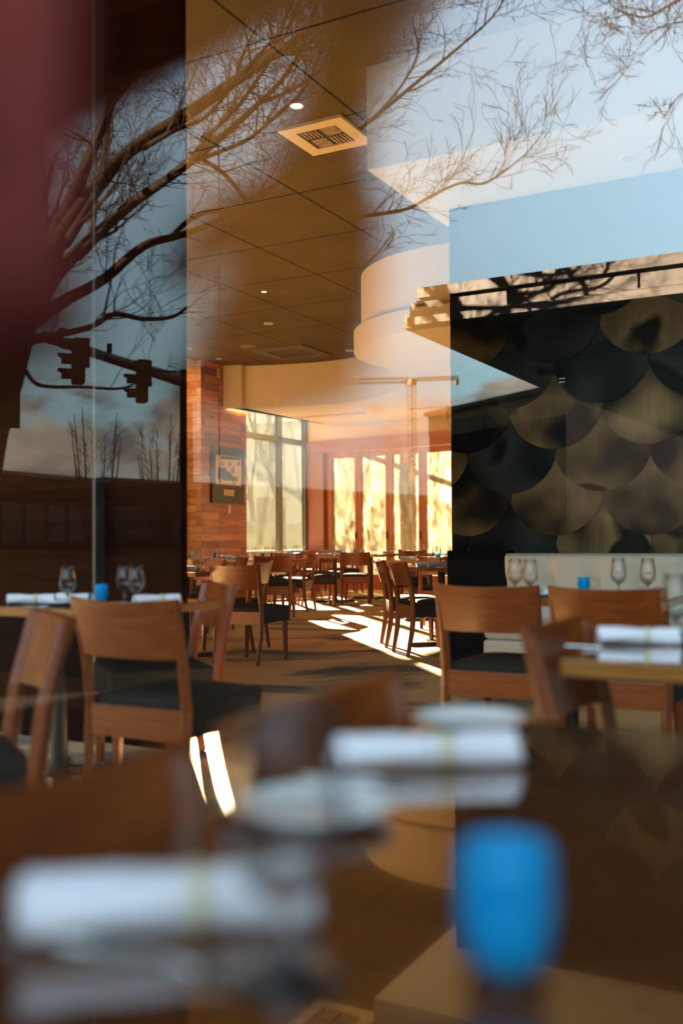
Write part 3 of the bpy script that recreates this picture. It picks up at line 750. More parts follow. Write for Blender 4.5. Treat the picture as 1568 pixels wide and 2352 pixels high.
def plate(p, label, group=None, r=.076):
    global plate0
    loc = V((p[0], p[1], TZ))
    if plate0 is None:
        t = plate0 = MB().lathe([(0, .0045), (.042, .0045), (.052, .007), (.074, .014), (.0765, .0155), (.0755, .0130), (.050, .003), (.042, .0), (0, 0)], 40).build('bread_plate', M_china, smooth=True)
        t.location = loc; t['label'] = label; t['category'] = 'plate'; return t
    o = plate0.copy(); COL.objects.link(o); o.location = loc; o['label'] = label
    if group: o['group'] = group
    return o
def knife(p, ang, label):
    t = thing('table_knife', V((p[0], p[1], TZ)), ang, label, 'cutlery')
    MB().box((-.055, 0, .0035), (.045, .0065, .0030)).build('handle', M_steel, t, bevel=.0025)
    MB().add([(-.01, -.006, .001), (.09, -.004, .001), (.105, .003, .001), (.09, .007, .001), (-.01, .006, .001), (-.01, -.006, .0026), (.09, -.004, .0022), (.105, .003, .002), (.09, .007, .0026), (-.01, .006, .003)],
             [(4, 3, 2, 1, 0), (5, 6, 7, 8, 9)] + [(i, (i + 1) % 5, (i + 1) % 5 + 5, i + 5) for i in range(5)]).build('blade', M_steel, t)
def fork(p, ang, label):
    t = thing('table_fork', V((p[0], p[1], TZ)), ang, label, 'cutlery')
    MB().tube([(-.10, 0, .003), (-.04, 0, .004), (.02, 0, .006), (.045, 0, .004)], [(.006, .002), (.005, .002), (.003, .002), (.010, .0015)], 8, sx=(0, 1, 0)).build('handle', M_steel, t, smooth=True)
    for y in (-.008, -.0027, .0027, .008): MB().tube([(.044, y, .004), (.07, y, .002), (.095, y, .007)], [.0014, .0014, .0008], 5).build('tine', M_steel, t)
# ------------------------------------------------------------------ foreground table
def tp(px, py): return atz(px, py, TZ)
table(-.575, .34, .37, 1.39, 'large glossy brown table right behind the window glass, filling the foreground')
plate(atz(720, 1838, TZ + .015), 'white bread plate behind the near rolled napkin on the foreground table')
plate(atz(1080, 1643, TZ + .015), 'white bread plate at the far corner of the foreground table', r=.08)
napkin(atz(390, 2100, TZ + .01), math.radians(12), 'rolled white napkin at the left of the foreground table, nearest the camera')
nf = napkin(atz(978, 1742, TZ + .01), math.radians(10), 'rolled white napkin by the far plate on the foreground table')
nf.scale = (1, .82, .80)
g1 = goblet(atz(658, 2255, TZ), 'large blurred stemmed water glass on the foreground table')
v0 = votive(atz(1163, 2255, TZ), 'big bright blue glass votive holder in the foreground')
v0.scale = (.9, .9, .92); bpy.data.objects['rolled_napkin'].scale = (.9, .82, .85)
knife(atz(250, 2190, TZ), math.radians(-22), 'steel knife in front of the left rolled napkin on the foreground table')
fork(atz(330, 2205, TZ), math.radians(-25), 'steel fork in front of the left rolled napkin on the foreground table')
knife(atz(900, 1800, TZ), math.radians(-14), 'steel knife beside the far rolled napkin on the foreground table')
# chairs
chair(781, 1.245, -25, 'blurred wooden dining chair tucked in at the far left side of the foreground table')
chair(52, .745, -28.5, 'blurred dark wooden chair at the near left side of the foreground table')
chair(1117, 4.30, 61.5, 'wooden dining chair nearest the aisle with its back to us, facing the banquette table')
chair(1392, 4.02, 61.5, 'wooden dining chair facing the banquette table, behind the blue votive')
chair(1302, 2.30, -28.5, 'wooden chair seen edge on at the left end of the right-hand table')
chair(294, 3.46, 61.5, 'dim wooden dining chair with its back to us at the left-hand table')
chair(92, 2.72, 207, 'wooden chair with a bright reflection on its back at the left edge of the picture')
chair(490, 4.62, 204, 'wooden chair with sunlit top edge at the right end of the left-hand table')
chair(540, 8.1, 64, 'orange wooden chair in the left row beyond the one with a sunlit top edge')
chair(598, 9.2, 165, 'wooden chair with shiny reflections on its back, turned left in the left row')
chair(625, 12.5, 84, 'wooden dining chair with its back squarely to us, left of the sunny aisle')
chair(713, 14.2, 165, 'wooden chair facing left with a striped shiny back in the middle of the room')
chair(688, 15.2, 10, 'narrow sunlit chair behind the shiny striped one in the middle of the room')
chair(698, 18.0, 84, 'orange wooden chair at the table by the tall window, back to us')
chair(814, 15.5, 84, 'orange wooden dining chair with its back squarely to us, right of the sunny aisle')
chair(918, 8.75, 14, 'wooden chair with a lit curved back standing in the sun patch')
chair(880, 9.5, 4, 'wooden chair just behind the one standing in the sun patch')
chair(1008, 11.2, 84, 'orange chair back between the two sunlit tables beside the dark wall edge')
chair(945, 17.2, 84, 'dark brown chair back before the third glass door panel')
chair(552, 12.2, 170, 'chair with a pale shiny back between the left row and the wood pillar')
chair(476, 10.2, 230, 'chair with a pink reflection on its back beyond the glasses at the left')
chair(440, 10.9, 60, 'orange chair back behind the pair of tall glasses at the left')
chair(762, 17.3, 250, 'sunlit chair beyond the table with the blue votive in the middle of the room')
chair(768, 19.0, 300, 'small far chair in front of the first glass door panel')
chair(822, 18.9, 200, 'far chair in front of the second glass door panel')
chair(650, 15.6, 250, 'far chair behind the table left of the sunny aisle')
chair(975, 14.3, 200, 'far orange chair before the fourth glass door panel')
# tables: a / b ranges in room axes
def tab_at(px, py, w, dp, label, lift=0):
    p = atz(px, py, .75); a, b = p.dot(AX), p.dot(BX); return table(a - w / 2, a + w / 2, b - dp / 2, b + dp / 2, label), p
table(-1.79, -.78, 4.23, 4.95, 'table before the cream banquette, with blue votive and four glasses')
table(-.617, .25, 2.12, 2.86, 'table cut by the right edge of the picture, with a rolled napkin')
table(-3.75, -2.56, 2.87, 3.60, 'dim left-hand table in front of the wood screen')
T = {}
for key, px, y_d, w, dp, lab in (
    ('m1', 427, 8.65, .8, .8, 'sparkling sunlit table just right of the wood screen, with two large glasses'),
    ('m2', 500, 14.7, 1.0, .8, 'table by the wood pillar with a blue votive'),
    ('m3', 592, 13.6, 1.3, .8, 'table with four glasses left of the sunny aisle'),
    ('m5', 660, 16.4, .70, .7, 'table with blue votive under the tall window'),
    ('m7', 768, 16.1, .70, .7, 'sunlit table in the middle of the room before the mauve pilaster'),
    ('r1', 1012, 9.5, .9, .9, 'sunlit table with napkins right beside the dark wall edge'),
    ('r2', 985, 12.4, 1.2, .8, 'sunlit table with long napkins behind the first one by the dark wall edge'),
    ('r3', 851, 17.0, .6, .7, 'far table before the second glass door panel'),
    ('r4', 948, 17.9, 1.2, .7, 'far table with four glasses and blue votive before the third glass door panel'),
    ('m8', 443, 11.9, .8, .8, 'shaded table behind the sparkling one by the wood screen')):
    p = V(((px - 784) / FPX * y_d, y_d, 0)); a, b = p.dot(AX), p.dot(BX)
    table(a - w / 2, a + w / 2, b - dp / 2, b + dp / 2, lab); T[key] = (a, b)
def on(px, d): return V(((px - 784) / FPX * d, d, 0))
# glasses, votives and napkins: (pixel x, distance)
A_ = math.radians
for px, d, lab in ((1181, 4.62, 'water glass, left one of the pair at the left end of the banquette table'),
                   (1215, 4.50, 'water glass, right one of the pair at the left end of the banquette table'),
                   (1418, 4.58, 'water glass right of the blue votive on the banquette table'),
                   (1485, 4.48, 'rightmost water glass on the banquette table'),
                   (1548, 2.55, 'big water glass cut by the right edge of the picture'),
                   (155, 4.05, 'single water glass on the dim left-hand table'),
                   (285, 4.14, 'water glass on the dim left-hand table, left one of the pair beside the votive'),
                   (312, 4.02, 'water glass on the dim left-hand table, right one of the pair beside the votive'),
                   (449, 8.35, 'large water glass on the sparkling table, left one of the pair'),
                   (466, 8.38, 'large water glass on the sparkling table, right one of the pair')):
    goblet(on(px, d), lab)
for grp, items in (
    ('glasses on the shaded table by the wood screen', ((430, 11.9), (441, 11.7), (456, 12.2))),
    ('glasses on the table by the wood pillar', ((514, 14.5), (501, 14.9))),
    ('glasses on the table left of the sunny aisle', ((565, 13.45), (583, 13.4), (612, 13.5), (628, 13.4))),
    ('glasses on the table under the tall window', ((645, 16.3), (653, 16.5), (676, 16.45), (684, 16.35))),
    ('glasses on the table before the mauve pilaster', ((742, 16.3), (760, 15.9), (770, 16.0), (765, 16.4))),
    ('glasses on the far table before the second glass door panel', ((855, 17.1), (862, 17.0))),
    ('glasses on the far table before the third glass door panel', ((898, 18.0), (910, 17.95), (927, 17.9), (943, 17.8), (969, 17.9))),
    ('glasses on the second sunlit table by the dark wall edge', ((955, 12.2), (998, 12.3), (1005, 12.6), (1038, 12.3)))):
    for px, d in items: goblet(on(px, d), 'small ' + grp.replace('glasses', 'water glass standing', 1), grp)
goblet(on(1016, 9.25), 'tall sparkling water glass on the sunlit table beside the dark wall edge')
for px, d, lab in ((1338, 4.52, 'blue votive holder on the banquette table'), (233, 4.15, 'blue votive holder on the dim left-hand table'),
                   (491, 14.5, 'blue votive holder on the table by the wood pillar'), (602, 13.4, 'blue votive holder on the table left of the sunny aisle'),
                   (664, 16.2, 'blue votive holder under the mullion of the tall window'), (689, 16.4, 'smallest blue votive holder, at the right of the tall window'),
                   (788, 15.85, 'blue votive holder on the table before the mauve pilaster'), (917, 17.7, 'blue votive holder on the far table by the third glass door panel'),
                   (1005, 12.05, 'blue votive holder half hidden behind the tall sparkling glass'), (419, 11.7, 'blue votive holder at the edge of the wood screen')):
    votive(on(px, d), lab)
for px, d, an, lab in ((1462, 2.42, -10, 'rolled white napkin on the table cut by the right edge'),
                       (1265, 4.55, 70, 'rolled napkin seen end on at the banquette table'),
                       (1505, 4.42, 60, 'rolled napkin under the rightmost glass of the banquette table'),
                       (72, 4.14, 8, 'long rolled napkin at the left edge on the dim left-hand table'),
                       (172, 4.18, 150, 'rolled napkin behind the single glass on the dim left-hand table'),
                       (360, 4.06, 25, 'rolled napkin at the right of the dim left-hand table'),
                       (428, 8.5, -10, 'rolled napkin on the sparkling table'),
                       (520, 14.75, -10, 'rolled napkin on the table by the wood pillar'),
                       (547, 13.6, 0, 'rolled napkin at the left of the table left of the aisle'),
                       (652, 16.5, 5, 'rolled napkin on the table under the tall window'),
                       (748, 16.0, -10, 'rolled napkin at the left of the table before the mauve pilaster'),
                       (781, 15.9, -10, 'rolled napkin by the votive before the mauve pilaster'),
                       (978, 9.5, -8, 'long rolled napkin on the sunlit table beside the dark wall edge'),
                       (1001, 9.15, 30, 'rolled napkin seen end on under the tall sparkling glass'),
                       (934, 12.35, -6, 'long rolled napkin at the left of the second sunlit table'),
                       (985, 12.15, -8, 'long rolled napkin in the middle of the second sunlit table'),
                       (1034, 12.3, 0, 'rolled napkin touching the dark wall edge on the second sunlit table'),
                       (890, 17.9, 0, 'rolled napkin on the far table by the third glass door panel')):
    napkin(on(px, d), A_(an), lab)
for px, d, lab in ((140, 4.08, 'white plate at the left of the dim left-hand table'), (262, 3.95, 'white plate before the blue votive on the dim left-hand table'),
                   (205, 4.25, 'white plate behind the blue votive on the dim left-hand table'),
                   (1395, 4.5, 'small white plate right of the votive on the banquette table'), (1245, 4.45, 'white plate at the left of the banquette table'),
                   (445, 8.95, 'bright plate behind the glasses on the sparkling table'), (1030, 9.4, 'bright plate at the dark wall edge on the sunlit table'),
                   (530, 14.4, 'bright plate at the right end of the table by the wood pillar'), (641, 13.5, 'plate at the right end of the table left of the aisle')):
    plate(on(px, d), lab)
knife(on(1390, 2.32), YA, 'steel knife left of the napkin on the table cut by the right edge')
# ------------------------------------------------------------------ outside the back windows
gb = MB().box((0, 45, -.25), (60, 40, .1)).build('ground', M_lawn, kind=st); gb.location = P(-8, 6)
gb.rotation_euler = (0, 0, YA)
def grow(mb, p, d, r, depth, rn, ln, up=.1, n=5, spread=.55):
    k = 3; pts = [p]; rad = [r]
    for i in range(k):
        d = (d + V((rn.uniform(-1, 1), rn.uniform(-1, 1), rn.uniform(-.6, 1))) * .16 + V((0, 0, up * .3))).normalized()
        p = p + d * ln / k; pts.append(p); rad.append(r * (1 - .32 * (i + 1) / k))
    mb.tube(pts, rad, n if depth > 2 else 3, caps=False)
    if depth <= 0: return
    for c in range(2 if rn.random() < .55 else 3):
        ax = d.orthogonal().normalized(); ax.rotate(Matrix.Rotation(rn.uniform(0, 6.28), 3, d))
        nd = (d + ax * rn.uniform(.3, 1) * spread * 1.3).normalized()
        grow(mb, pts[-1 - (c > 1)], nd, r * rn.uniform(.5, .68), depth - 1, rn, ln * rn.uniform(.68, .88), up, n, spread)
def bare_tree(loc, h, seed, label, mat=M_bark, depth=6, name='bare_tree', group='bare trees outside the tall window', spread=.55, up=.12):
    rn = random.Random(seed); mb = MB(); grow(mb, V((0, 0, -.2)), V((0, 0, 1)), h * .014, depth, rn, h * .30, up, 6, spread)
    o = mb.build(name, mat, smooth=True); o.location = loc; return tag(o, label, 'tree', group)
for i, (px, d, h) in enumerate(((652, 31, 7.5), (585, 34, 9))):
    q = on(px, d); bare_tree(V((q.x, q.y, -.15)), h, 10 + i, 'hazy bare tree outside the tall window, ' + ('behind the mullion', 'behind its left pane')[i], M_bark, 6, group=None)
hd = MB()
rn = random.Random(5)
for i in range(260):
    q = on(rn.uniform(540, 720), rn.uniform(33, 37)); r = rn.uniform(.3, .8)
    hd.lathe([(.0, -r), (r * .8, -r * .5), (r, 0), (r * .7, r * .6), (0, r)], 7, (q.x, q.y, rn.uniform(.1, 1.0)))
tag(hd.build('hedge', M_hedge, smooth=True), 'hazy mass of shrubs outside the tall window', 'hedge', kind='stuff')
q = on(575, 52); bl = thing('pale_building', V((q.x, q.y, -.15)), YA, 'pale building seen hazily through the top of the tall window', 'building')
MB().box((0, 0, 3.4), (5, 3, 3.4)).build('walls', plain('pale_render', (.55, .50, .42), .8), bl); MB().box((0, 0, 6.9), (5.2, 3.2, .12)).build('roof', M_white, bl)
for x in (-3.2, 0, 3.2):
    for z in (2.2, 5): MB().box((x, -3.01, z), (.8, .03, 1)).build('window', M_glass_b, bl)
# timber frame outside the folding doors: its shadow falls on the rippled glass
tr = thing('timber_frame', corner + dd * 1.6 + dn * 1.1, YD, 'timber posts and sloping beam shading the folding glass doors from outside', 'pergola')
MB().box((-.35, 0, 1.7), (.09, .09, 1.7)).build('post', M_door, tr); MB().box((1.45, .0, 1.7), (.09, .09, 1.7)).build('post', M_door, tr)
MB().tube([(-1.9, 0, 3.35), (2.9, 0, 1.75)], .055, 6).build('beam', M_door, tr)
# ------------------------------------------------------------------ the street, seen only as a reflection in the front window
wk = MB().box((-2, -6, -.07), (30, 6.3 - .05, .05)).build('sidewalk', M_walk, kind=st); wk.location = (0, 0, 0); wk.rotation_euler = (0, 0, YA)
rd = MB().box((-2, -60, -.13), (130, 60, .05)).build('ground', M_asphalt, kind=st); rd.rotation_euler = (0, 0, YA)
def sp(px, py, d): return mir(at(px, py, d))
def limb(mb, pts, D, jit, rn, twigs=True, dens=1.0, dd_=None, tl=1.0):
    """pts: (px, py, width px)"""
    P3 = []; R3 = []; d = D
    for i, (x, y, w) in enumerate(pts):
        d = D + jit * math.sin(i * 1.3 + jit * 9); P3.append(sp(x, y, d)); R3.append(max(.0022, w * d / FPX / 2))
    # smooth by subdivision (Catmull-Rom)
    Q = []; R = []
    for i in range(len(P3) - 1):
        p0, p1, p2, p3 = P3[max(i - 1, 0)], P3[i], P3[i + 1], P3[min(i + 2, len(P3) - 1)]
        for k in range(4):
            t = k / 4; Q.append(.5 * ((2 * p1) + (p2 - p0) * t + (2 * p0 - 5 * p1 + 4 * p2 - p3) * t * t + (3 * p1 - p0 - 3 * p2 + p3) * t ** 3)); R.append(R3[i] * (1 - t) + R3[i + 1] * t)
    Q.append(P3[-1]); R.append(R3[-1])
    mb.tube(Q, R, 8, caps=False)
    if not twigs: return
    for i in range(2, len(Q)):
        if rn.random() > dens * (.35 + .65 * i / len(Q)): continue
        t = (Q[i] - Q[i - 1]).normalized()
        for _ in range(1 + (rn.random() < .5 * dens)):
            o = t.orthogonal().normalized(); o.rotate(Matrix.Rotation(rn.uniform(0, 6.28), 3, t))
            dr = (t * rn.uniform(.5, 1.2) + o * rn.uniform(.4, .9) + V((0, 0, .25))).normalized()
            twig(mb, Q[i], dr, min(R[i] * .5, rn.uniform(.004, .009)), 3 if rn.random() < .6 else 4, rn, rn.uniform(.22, .5) * tl)
        if rn.random() < .30 * dens and R[i] > .014:      # longer side branch sweeping the same way
            o = t.orthogonal().normalized(); o.rotate(Matrix.Rotation(rn.uniform(0, 6.28), 3, t))
            twig(mb, Q[i], (t * 1.1 + o * .5 + V((0, 0, .35))).normalized(), R[i] * .55, 5, rn, rn.uniform(.6, 1.0) * tl)
def twig(mb, p, d, r, depth, rn, ln):
    pts = [p]; rad = [r]
    for i in range(3):
        d = (d + V((rn.uniform(-1, 1), rn.uniform(-1, 1), rn.uniform(-.7, 1))) * .25).normalized(); p = p + d * ln / 3
        pts.append(p); rad.append(max(.0016, r * (1 - .2 * (i + 1))))
    mb.tube(pts, rad, 3, caps=False)
    if depth <= 0: return
    for i in range(1, 4):
        if i < 3 and rn.random() < .35: continue
        o = d.orthogonal().normalized(); o.rotate(Matrix.Rotation(rn.uniform(0, 6.28), 3, d))
        twig(mb, pts[i], (d * .9 + o * rn.uniform(.35, .8)).normalized(), max(.0016, rad[i] * .62), depth - 1, rn, ln * rn.uniform(.55, .8))
rn = random.Random(11); mb = MB(); D = 7.6
limb(mb, [(-150, 1700, 190), (-110, 1300, 170), (-60, 1000, 150), (-10, 860, 130), (30, 760, 100), (60, 700, 80)], D, 0, rn, False)
limb(mb, [(30, 760, 100), (75, 670, 66), (130, 565, 44), (215, 440, 34), (300, 345, 30), (430, 262, 30), (560, 172, 25), (680, 90, 18), (780, 25, 13), (870, -50, 9)], D, .25, rn, dens=.8)
limb(mb, [(20, 780, 90), (80, 640, 50), (140, 520, 40), (190, 400, 30), (235, 290, 24), (285, 170, 18), (350, 60, 14), (420, -40, 10)], D, -.35, rn, dens=.7)
limb(mb, [(50, 740, 70), (130, 630, 36), (210, 550, 28), (300, 470, 24), (400, 400, 20), (490, 330, 16), (570, 260, 13), (650, 180, 10), (700, 90, 8), (735, -20, 6)], D, .5, rn, dens=.9)
limb(mb, [(60, 745, 44), (150, 690, 28), (240, 640, 24), (330, 565, 20), (415, 540, 15), (500, 505, 12), (590, 450, 11), (690, 385, 10), (780, 335, 9), (860, 270, 9), (950, 195, 8), (1040, 120, 6), (1130, 40, 4), (1165, -20, 3)], D, .15, rn, dens=.75)
limb(mb, [(240, 260, 16), (300, 180, 14), (380, 120, 12), (470, 60, 10), (560, 0, 8), (600, -60, 6)], D, -.2, rn)
limb(mb, [(180, 590, 22), (260, 510, 17), (340, 440, 14), (430, 370, 12), (480, 310, 11), (540, 250, 10), (600, 170, 8), (660, 70, 7), (700, -30, 5)], D, -.5, rn)
limb(mb, [(50, 785, 30), (130, 770, 17), (210, 750, 13), (262, 722, 12), (330, 733, 10), (395, 728, 9), (430, 705, 6)], D - .6, .1, rn, dens=.35)
limb(mb, [(15, 815, 20), (45, 830, 12), (75, 875, 10), (110, 888, 8), (190, 889, 7), (270, 893, 6), (310, 880, 5), (345, 850, 4)], D - .9, .1, rn, dens=.25)
limb(mb, [(390, 545, 12), (460, 490, 12), (560, 484, 12), (650, 490, 10), (720, 497, 9), (800, 500, 9), (870, 492, 9), (940, 478, 8), (1000, 445, 7), (1060, 420, 6), (1110, 422, 5), (1160, 392, 4), (1210, 350, 3), (1250, 300, 2)], D, .1, rn, dens=.65, tl=.8)
limb(mb, [(435, 350, 8), (480, 375, 10), (520, 405, 10), (555, 450, 9), (572, 500, 9), (578, 545, 7)], D, .1, rn, dens=.2)
limb(mb, [(700, 385, 8), (760, 330, 7), (800, 250, 6), (840, 160, 5), (880, 80, 4), (930, -20, 3)], D, .3, rn, dens=.9)
limb(mb, [(860, 270, 8), (920, 200, 6), (960, 120, 5), (950, 40, 4), (990, -30, 3)], D, -.3, rn, dens=.9)
limb(mb, [(600, 235, 9), (680, 200, 8), (760, 140, 6), (830, 90, 5), (900, 20, 4)], D, .3, rn, dens=.9)
limb(mb, [(30, 720, 36), (25, 640, 26), (60, 560, 20), (95, 480, 14), (120, 380, 10)], D, .3, rn, dens=.6)
limb(mb, [(345, 850, 5), (450, 850, 5), (600, 790, 5), (720, 700, 5), (810, 635, 4), (860, 590, 3), (900, 540, 2)], D - .9, .1, rn, dens=.35, tl=.7)
limb(mb, [(150, 560, 26), (190, 500, 20), (225, 430, 17), (245, 330, 14), (255, 250, 11), (300, 140, 9), (330, 40, 7)], D, .4, rn, dens=.8)
limb(mb, [(330, 340, 14), (400, 300, 11), (470, 270, 9), (530, 200, 8), (560, 120, 6), (610, 30, 4)], D, .4, rn, dens=1.3)
limb(mb, [(420, 380, 12), (500, 350, 10), (570, 320, 9), (640, 260, 8), (700, 200, 6), (740, 110, 5), (790, 40, 3)], D, -.4, rn, dens=1.3)
limb(mb, [(560, 170, 12), (600, 130, 9), (640, 90, 8), (660, 30, 6), (700, -30, 4)], D, .2, rn, dens=1.4)
limb(mb, [(690, 100, 8), (760, 90, 6), (830, 40, 5), (880, 10, 4), (960, -20, 3)], D, .2, rn, dens=1.3)
tag(mb.build('bare_tree', M_bark, smooth=True), 'big bare street tree whose dark branches are reflected across the upper left of the window', 'tree')
rn = random.Random(21); mb = MB(); D = 6.0
limb(mb, [(1900, 1600, 120), (1880, 900, 100), (1850, 300, 70), (1800, 0, 40)], D, 0, rn, False)
limb(mb, [(1800, 0, 40), (1700, -60, 20), (1620, -30, 10), (1540, 10, 6), (1480, 40, 4), (1420, 25, 2)], D, .2, rn, dens=.9, tl=.7)
limb(mb, [(1830, 200, 30), (1740, 120, 12), (1650, 60, 8), (1570, 50, 5), (1500, 70, 4), (1470, 100, 2)], D, -.2, rn, dens=.9, tl=.6)
limb(mb, [(1740, 120, 8), (1660, 140, 5), (1600, 190, 4), (1550, 230, 3), (1525, 270, 2)], D, .2, rn, dens=.5, tl=.5)
tag(mb.build('bare_tree', M_bark, smooth=True), 'bare tree whose fine twigs are reflected in the top right corner of the window', 'tree')
# small trees by the far roofs
def young(px, d, h, seed, lab):
    q = at(px, 1239, d); b = mir(V((q.x, q.y, 0))); rn = random.Random(seed); mb = MB()
    for k in range(7):
        a = k * 2.4; r0 = .12; mb.tube([V((0, 0, 0)), V((math.cos(a) * .10 * h, math.sin(a) * .10 * h, h * .35)), V((math.cos(a) * .16 * h, math.sin(a) * .16 * h, h * (.72 + .3 * rn.random())))], [.07, .05, .012], 5, caps=False)
        for j in range(16):
            t = rn.uniform(.25, .95); p = V((math.cos(a) * .15 * h * t, math.sin(a) * .15 * h * t, h * (.2 + .72 * t))); twig(mb, p, V((math.cos(a) + rn.uniform(-1, 1), math.sin(a) + rn.uniform(-1, 1), 1.6)).normalized(), .015, 1, rn, h * .08)
    o = mb.build('young_tree', M_twig, smooth=True); o.location = b; tag(o, lab, 'tree')
young(222, 38, 6.0, 1, 'slim bare tree reflected before the clouds, left of the second traffic signal')
young(372, 40, 6.0, 2, 'faint slim bare tree reflected below the second traffic signal')
# traffic signal mast
D1, D2 = 20.0, 24.0
ms = thing('signal_mast', mir(on(428, 24.6)), 0, 'long dark signal mast arm reflected at the left of the window', 'signal mast')
base = ms.location.copy()
a0, a1, a2 = sp(100, 772, 19) - base, sp(250, 822, 21.6) - base, sp(428, 878, 24.6) - base
MB().tube([a0, a1, a2], [.10, .11, .15], 12).build('arm', M_signal, ms, smooth=True)
MB().tube([V((0, 0, -.1)), V((0, 0, a2.z + .3))], [.2, .15], 12).build('pole', M_signal, ms, smooth=True)
def signal(px, py, d, label, w=38, h=105):
    c = sp(px, py, d); s = d / FPX
    t = thing('traffic_signal', c, 0, label, 'traffic light')
    fr = (mir(V((0, 0, 0))) - c); fr.z = 0; fr.normalize()
    n = (fr + AX * -1.3); n.z = 0; n.normalize(); t.rotation_euler = (0, 0, math.atan2(n.y, n.x) + math.pi / 2)
    H = h * s; W = .17
    MB().box((0, 0, 0), (W, .12, H / 2)).build('housing', M_signal, t, bevel=.03)
    for k in (-1, 0, 1):
        z = k * H / 3
        MB().lathe([(.13, 0), (.13, .02), (0, .02)], 16).build('lens', plain('dark_lens', (.03, .02, .02), .3), t).matrix_local = Matrix.Translation((0, -.12, z)) @ Matrix.Rotation(math.pi / 2, 4, 'X')
        vs = []; n_ = 14
        for j, (r, yy_) in enumerate(((.15, -.12), (.155, -.40))):
            for i in range(n_ + 1):
                a = math.pi * (-.08 + 1.16 * i / n_); vs.append((r * math.cos(a), yy_ * (1 if 3 < i < 11 else .8), z + r * math.sin(a)))
        MB().add(vs, [(i, i + 1, n_ + 2 + i, n_ + 1 + i) for i in range(n_)]).build('visor', M_signal, t, solid=.008)
    MB().box((0, .16, H * .2), (.03, .06, .3)).build('bracket', M_signal, t)
signal(180, 830, D1, 'left traffic signal of the two hanging from the reflected mast arm')
signal(326, 876, D2 - 1.5, 'right traffic signal of the two hanging from the reflected mast arm', h=98)
signal(2, 942, 12, 'traffic signal cut by the left edge of the picture', h=86)
cb = thing('traffic_camera', sp(143, 768, 19.2), 0, 'small white camera on top of the reflected mast arm', 'camera')
MB().box((0, 0, .06), (.09, .07, .06)).build('housing', M_galv, cb, bevel=.02); MB().tube([(0, 0, -.08), (0, 0, .02)], .02).build('post', M_signal, cb)
cb = thing('traffic_sensor', sp(251, 806, 21.5), 0, 'small black detector standing on the reflected mast arm between the signals', 'sensor')
MB().box((0, 0, .06), (.04, .05, .10)).build('housing', M_signal, cb, bevel=.01); MB().tube([(0, 0, -.12), (0, 0, .0)], .02).build('post', M_signal, cb)
# street lamp
b = mir(on(503, 17)); lp = thing('street_lamp', V((b.x, b.y, 0)), 0, 'gooseneck street lamp reflected among the branches', 'street lamp')
q = [sp(503, 400, 17) - lp.location, sp(502, 345, 17) - lp.location, sp(497, 318, 17) - lp.location, sp(484, 308, 17) - lp.location, sp(474, 316, 17) - lp.location]
MB().tube([V((0, 0, -.05)), q[0]], [.010, .008], 8).build('pole', M_galv, lp, smooth=True); MB().tube(q, .014, 8).build('arm', M_galv, lp, smooth=True)
MB().lathe([(.0, .09), (.05, .07), (.11, 0), (.10, -.03), (0, -.05)], 20, q[4]).build('lamp_head', M_galv, lp, smooth=True)
# low buildings across the street
def block(name, x0, x1, ytop, d0, d1, label, mat, cat='building', yt1=None, wins=0):
    p0, p1 = sp(x0, ytop, d0), sp(x1, yt1 or ytop, d1); h = p0.z; a = V((p0.x, p0.y, 0)); b_ = V((p1.x, p1.y, 0)); u = (b_ - a); Lg = u.length; u.normalize()
    n = V((-u.y, u.x, 0)); 
    if n.dot(a) < 0: n = -n
    t = thing(name, a, 0, label, cat); t.rotation_euler = (0, 0, math.atan2(u.y, u.x)); s = 1 if n.dot(V((-u.y, u.x, 0))) > 0 else -1
    MB().box((Lg / 2, s * 4, h / 2 - .1), (Lg / 2, 4, h / 2)).build('walls', mat, t)
    MB().box((Lg / 2, s * 3.8, h - .05), (Lg / 2 + .1, 4.1, .12)).build('parapet', M_stucco, t)
    for i in range(wins): MB().box((Lg * (i + .5) / wins, -s * .02, h * .42), (Lg / wins * .38, .05, h * .22)).build('window', M_signal, t)
    return t
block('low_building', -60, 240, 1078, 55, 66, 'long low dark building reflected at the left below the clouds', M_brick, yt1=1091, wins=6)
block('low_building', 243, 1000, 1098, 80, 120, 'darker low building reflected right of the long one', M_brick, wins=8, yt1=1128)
# neighbour building with its deep canopy
DC = 9.0; cz = at(955, 752, DC)
cpx = V((cz.x, cz.y, 0)); zb = cz.z; zt = at(955, 692, DC).z
nb_ = thing('canopy_building', mir(cpx), YA, 'neighbouring building with a deep peach canopy reflected at the right', 'building')
# local axes: x = A (to the right), y = -B after mirroring (away from the window)
DEP = 4.15
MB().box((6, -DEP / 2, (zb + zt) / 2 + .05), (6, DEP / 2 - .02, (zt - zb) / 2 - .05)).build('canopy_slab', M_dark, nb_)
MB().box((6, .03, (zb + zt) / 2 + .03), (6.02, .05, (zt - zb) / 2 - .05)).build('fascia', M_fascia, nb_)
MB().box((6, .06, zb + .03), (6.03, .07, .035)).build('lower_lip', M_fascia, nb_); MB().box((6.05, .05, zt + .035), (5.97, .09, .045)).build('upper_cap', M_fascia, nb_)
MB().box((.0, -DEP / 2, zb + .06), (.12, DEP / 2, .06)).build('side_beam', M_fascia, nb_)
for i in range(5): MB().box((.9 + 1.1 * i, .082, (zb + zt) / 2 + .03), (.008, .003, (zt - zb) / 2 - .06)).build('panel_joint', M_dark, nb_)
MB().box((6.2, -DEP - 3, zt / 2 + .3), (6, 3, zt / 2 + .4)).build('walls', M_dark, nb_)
for i in range(8): MB().box((6, -.6 - .5 * i, zb - .012), (5.8, .02, .012)).build('soffit_batten', M_signal, nb_)
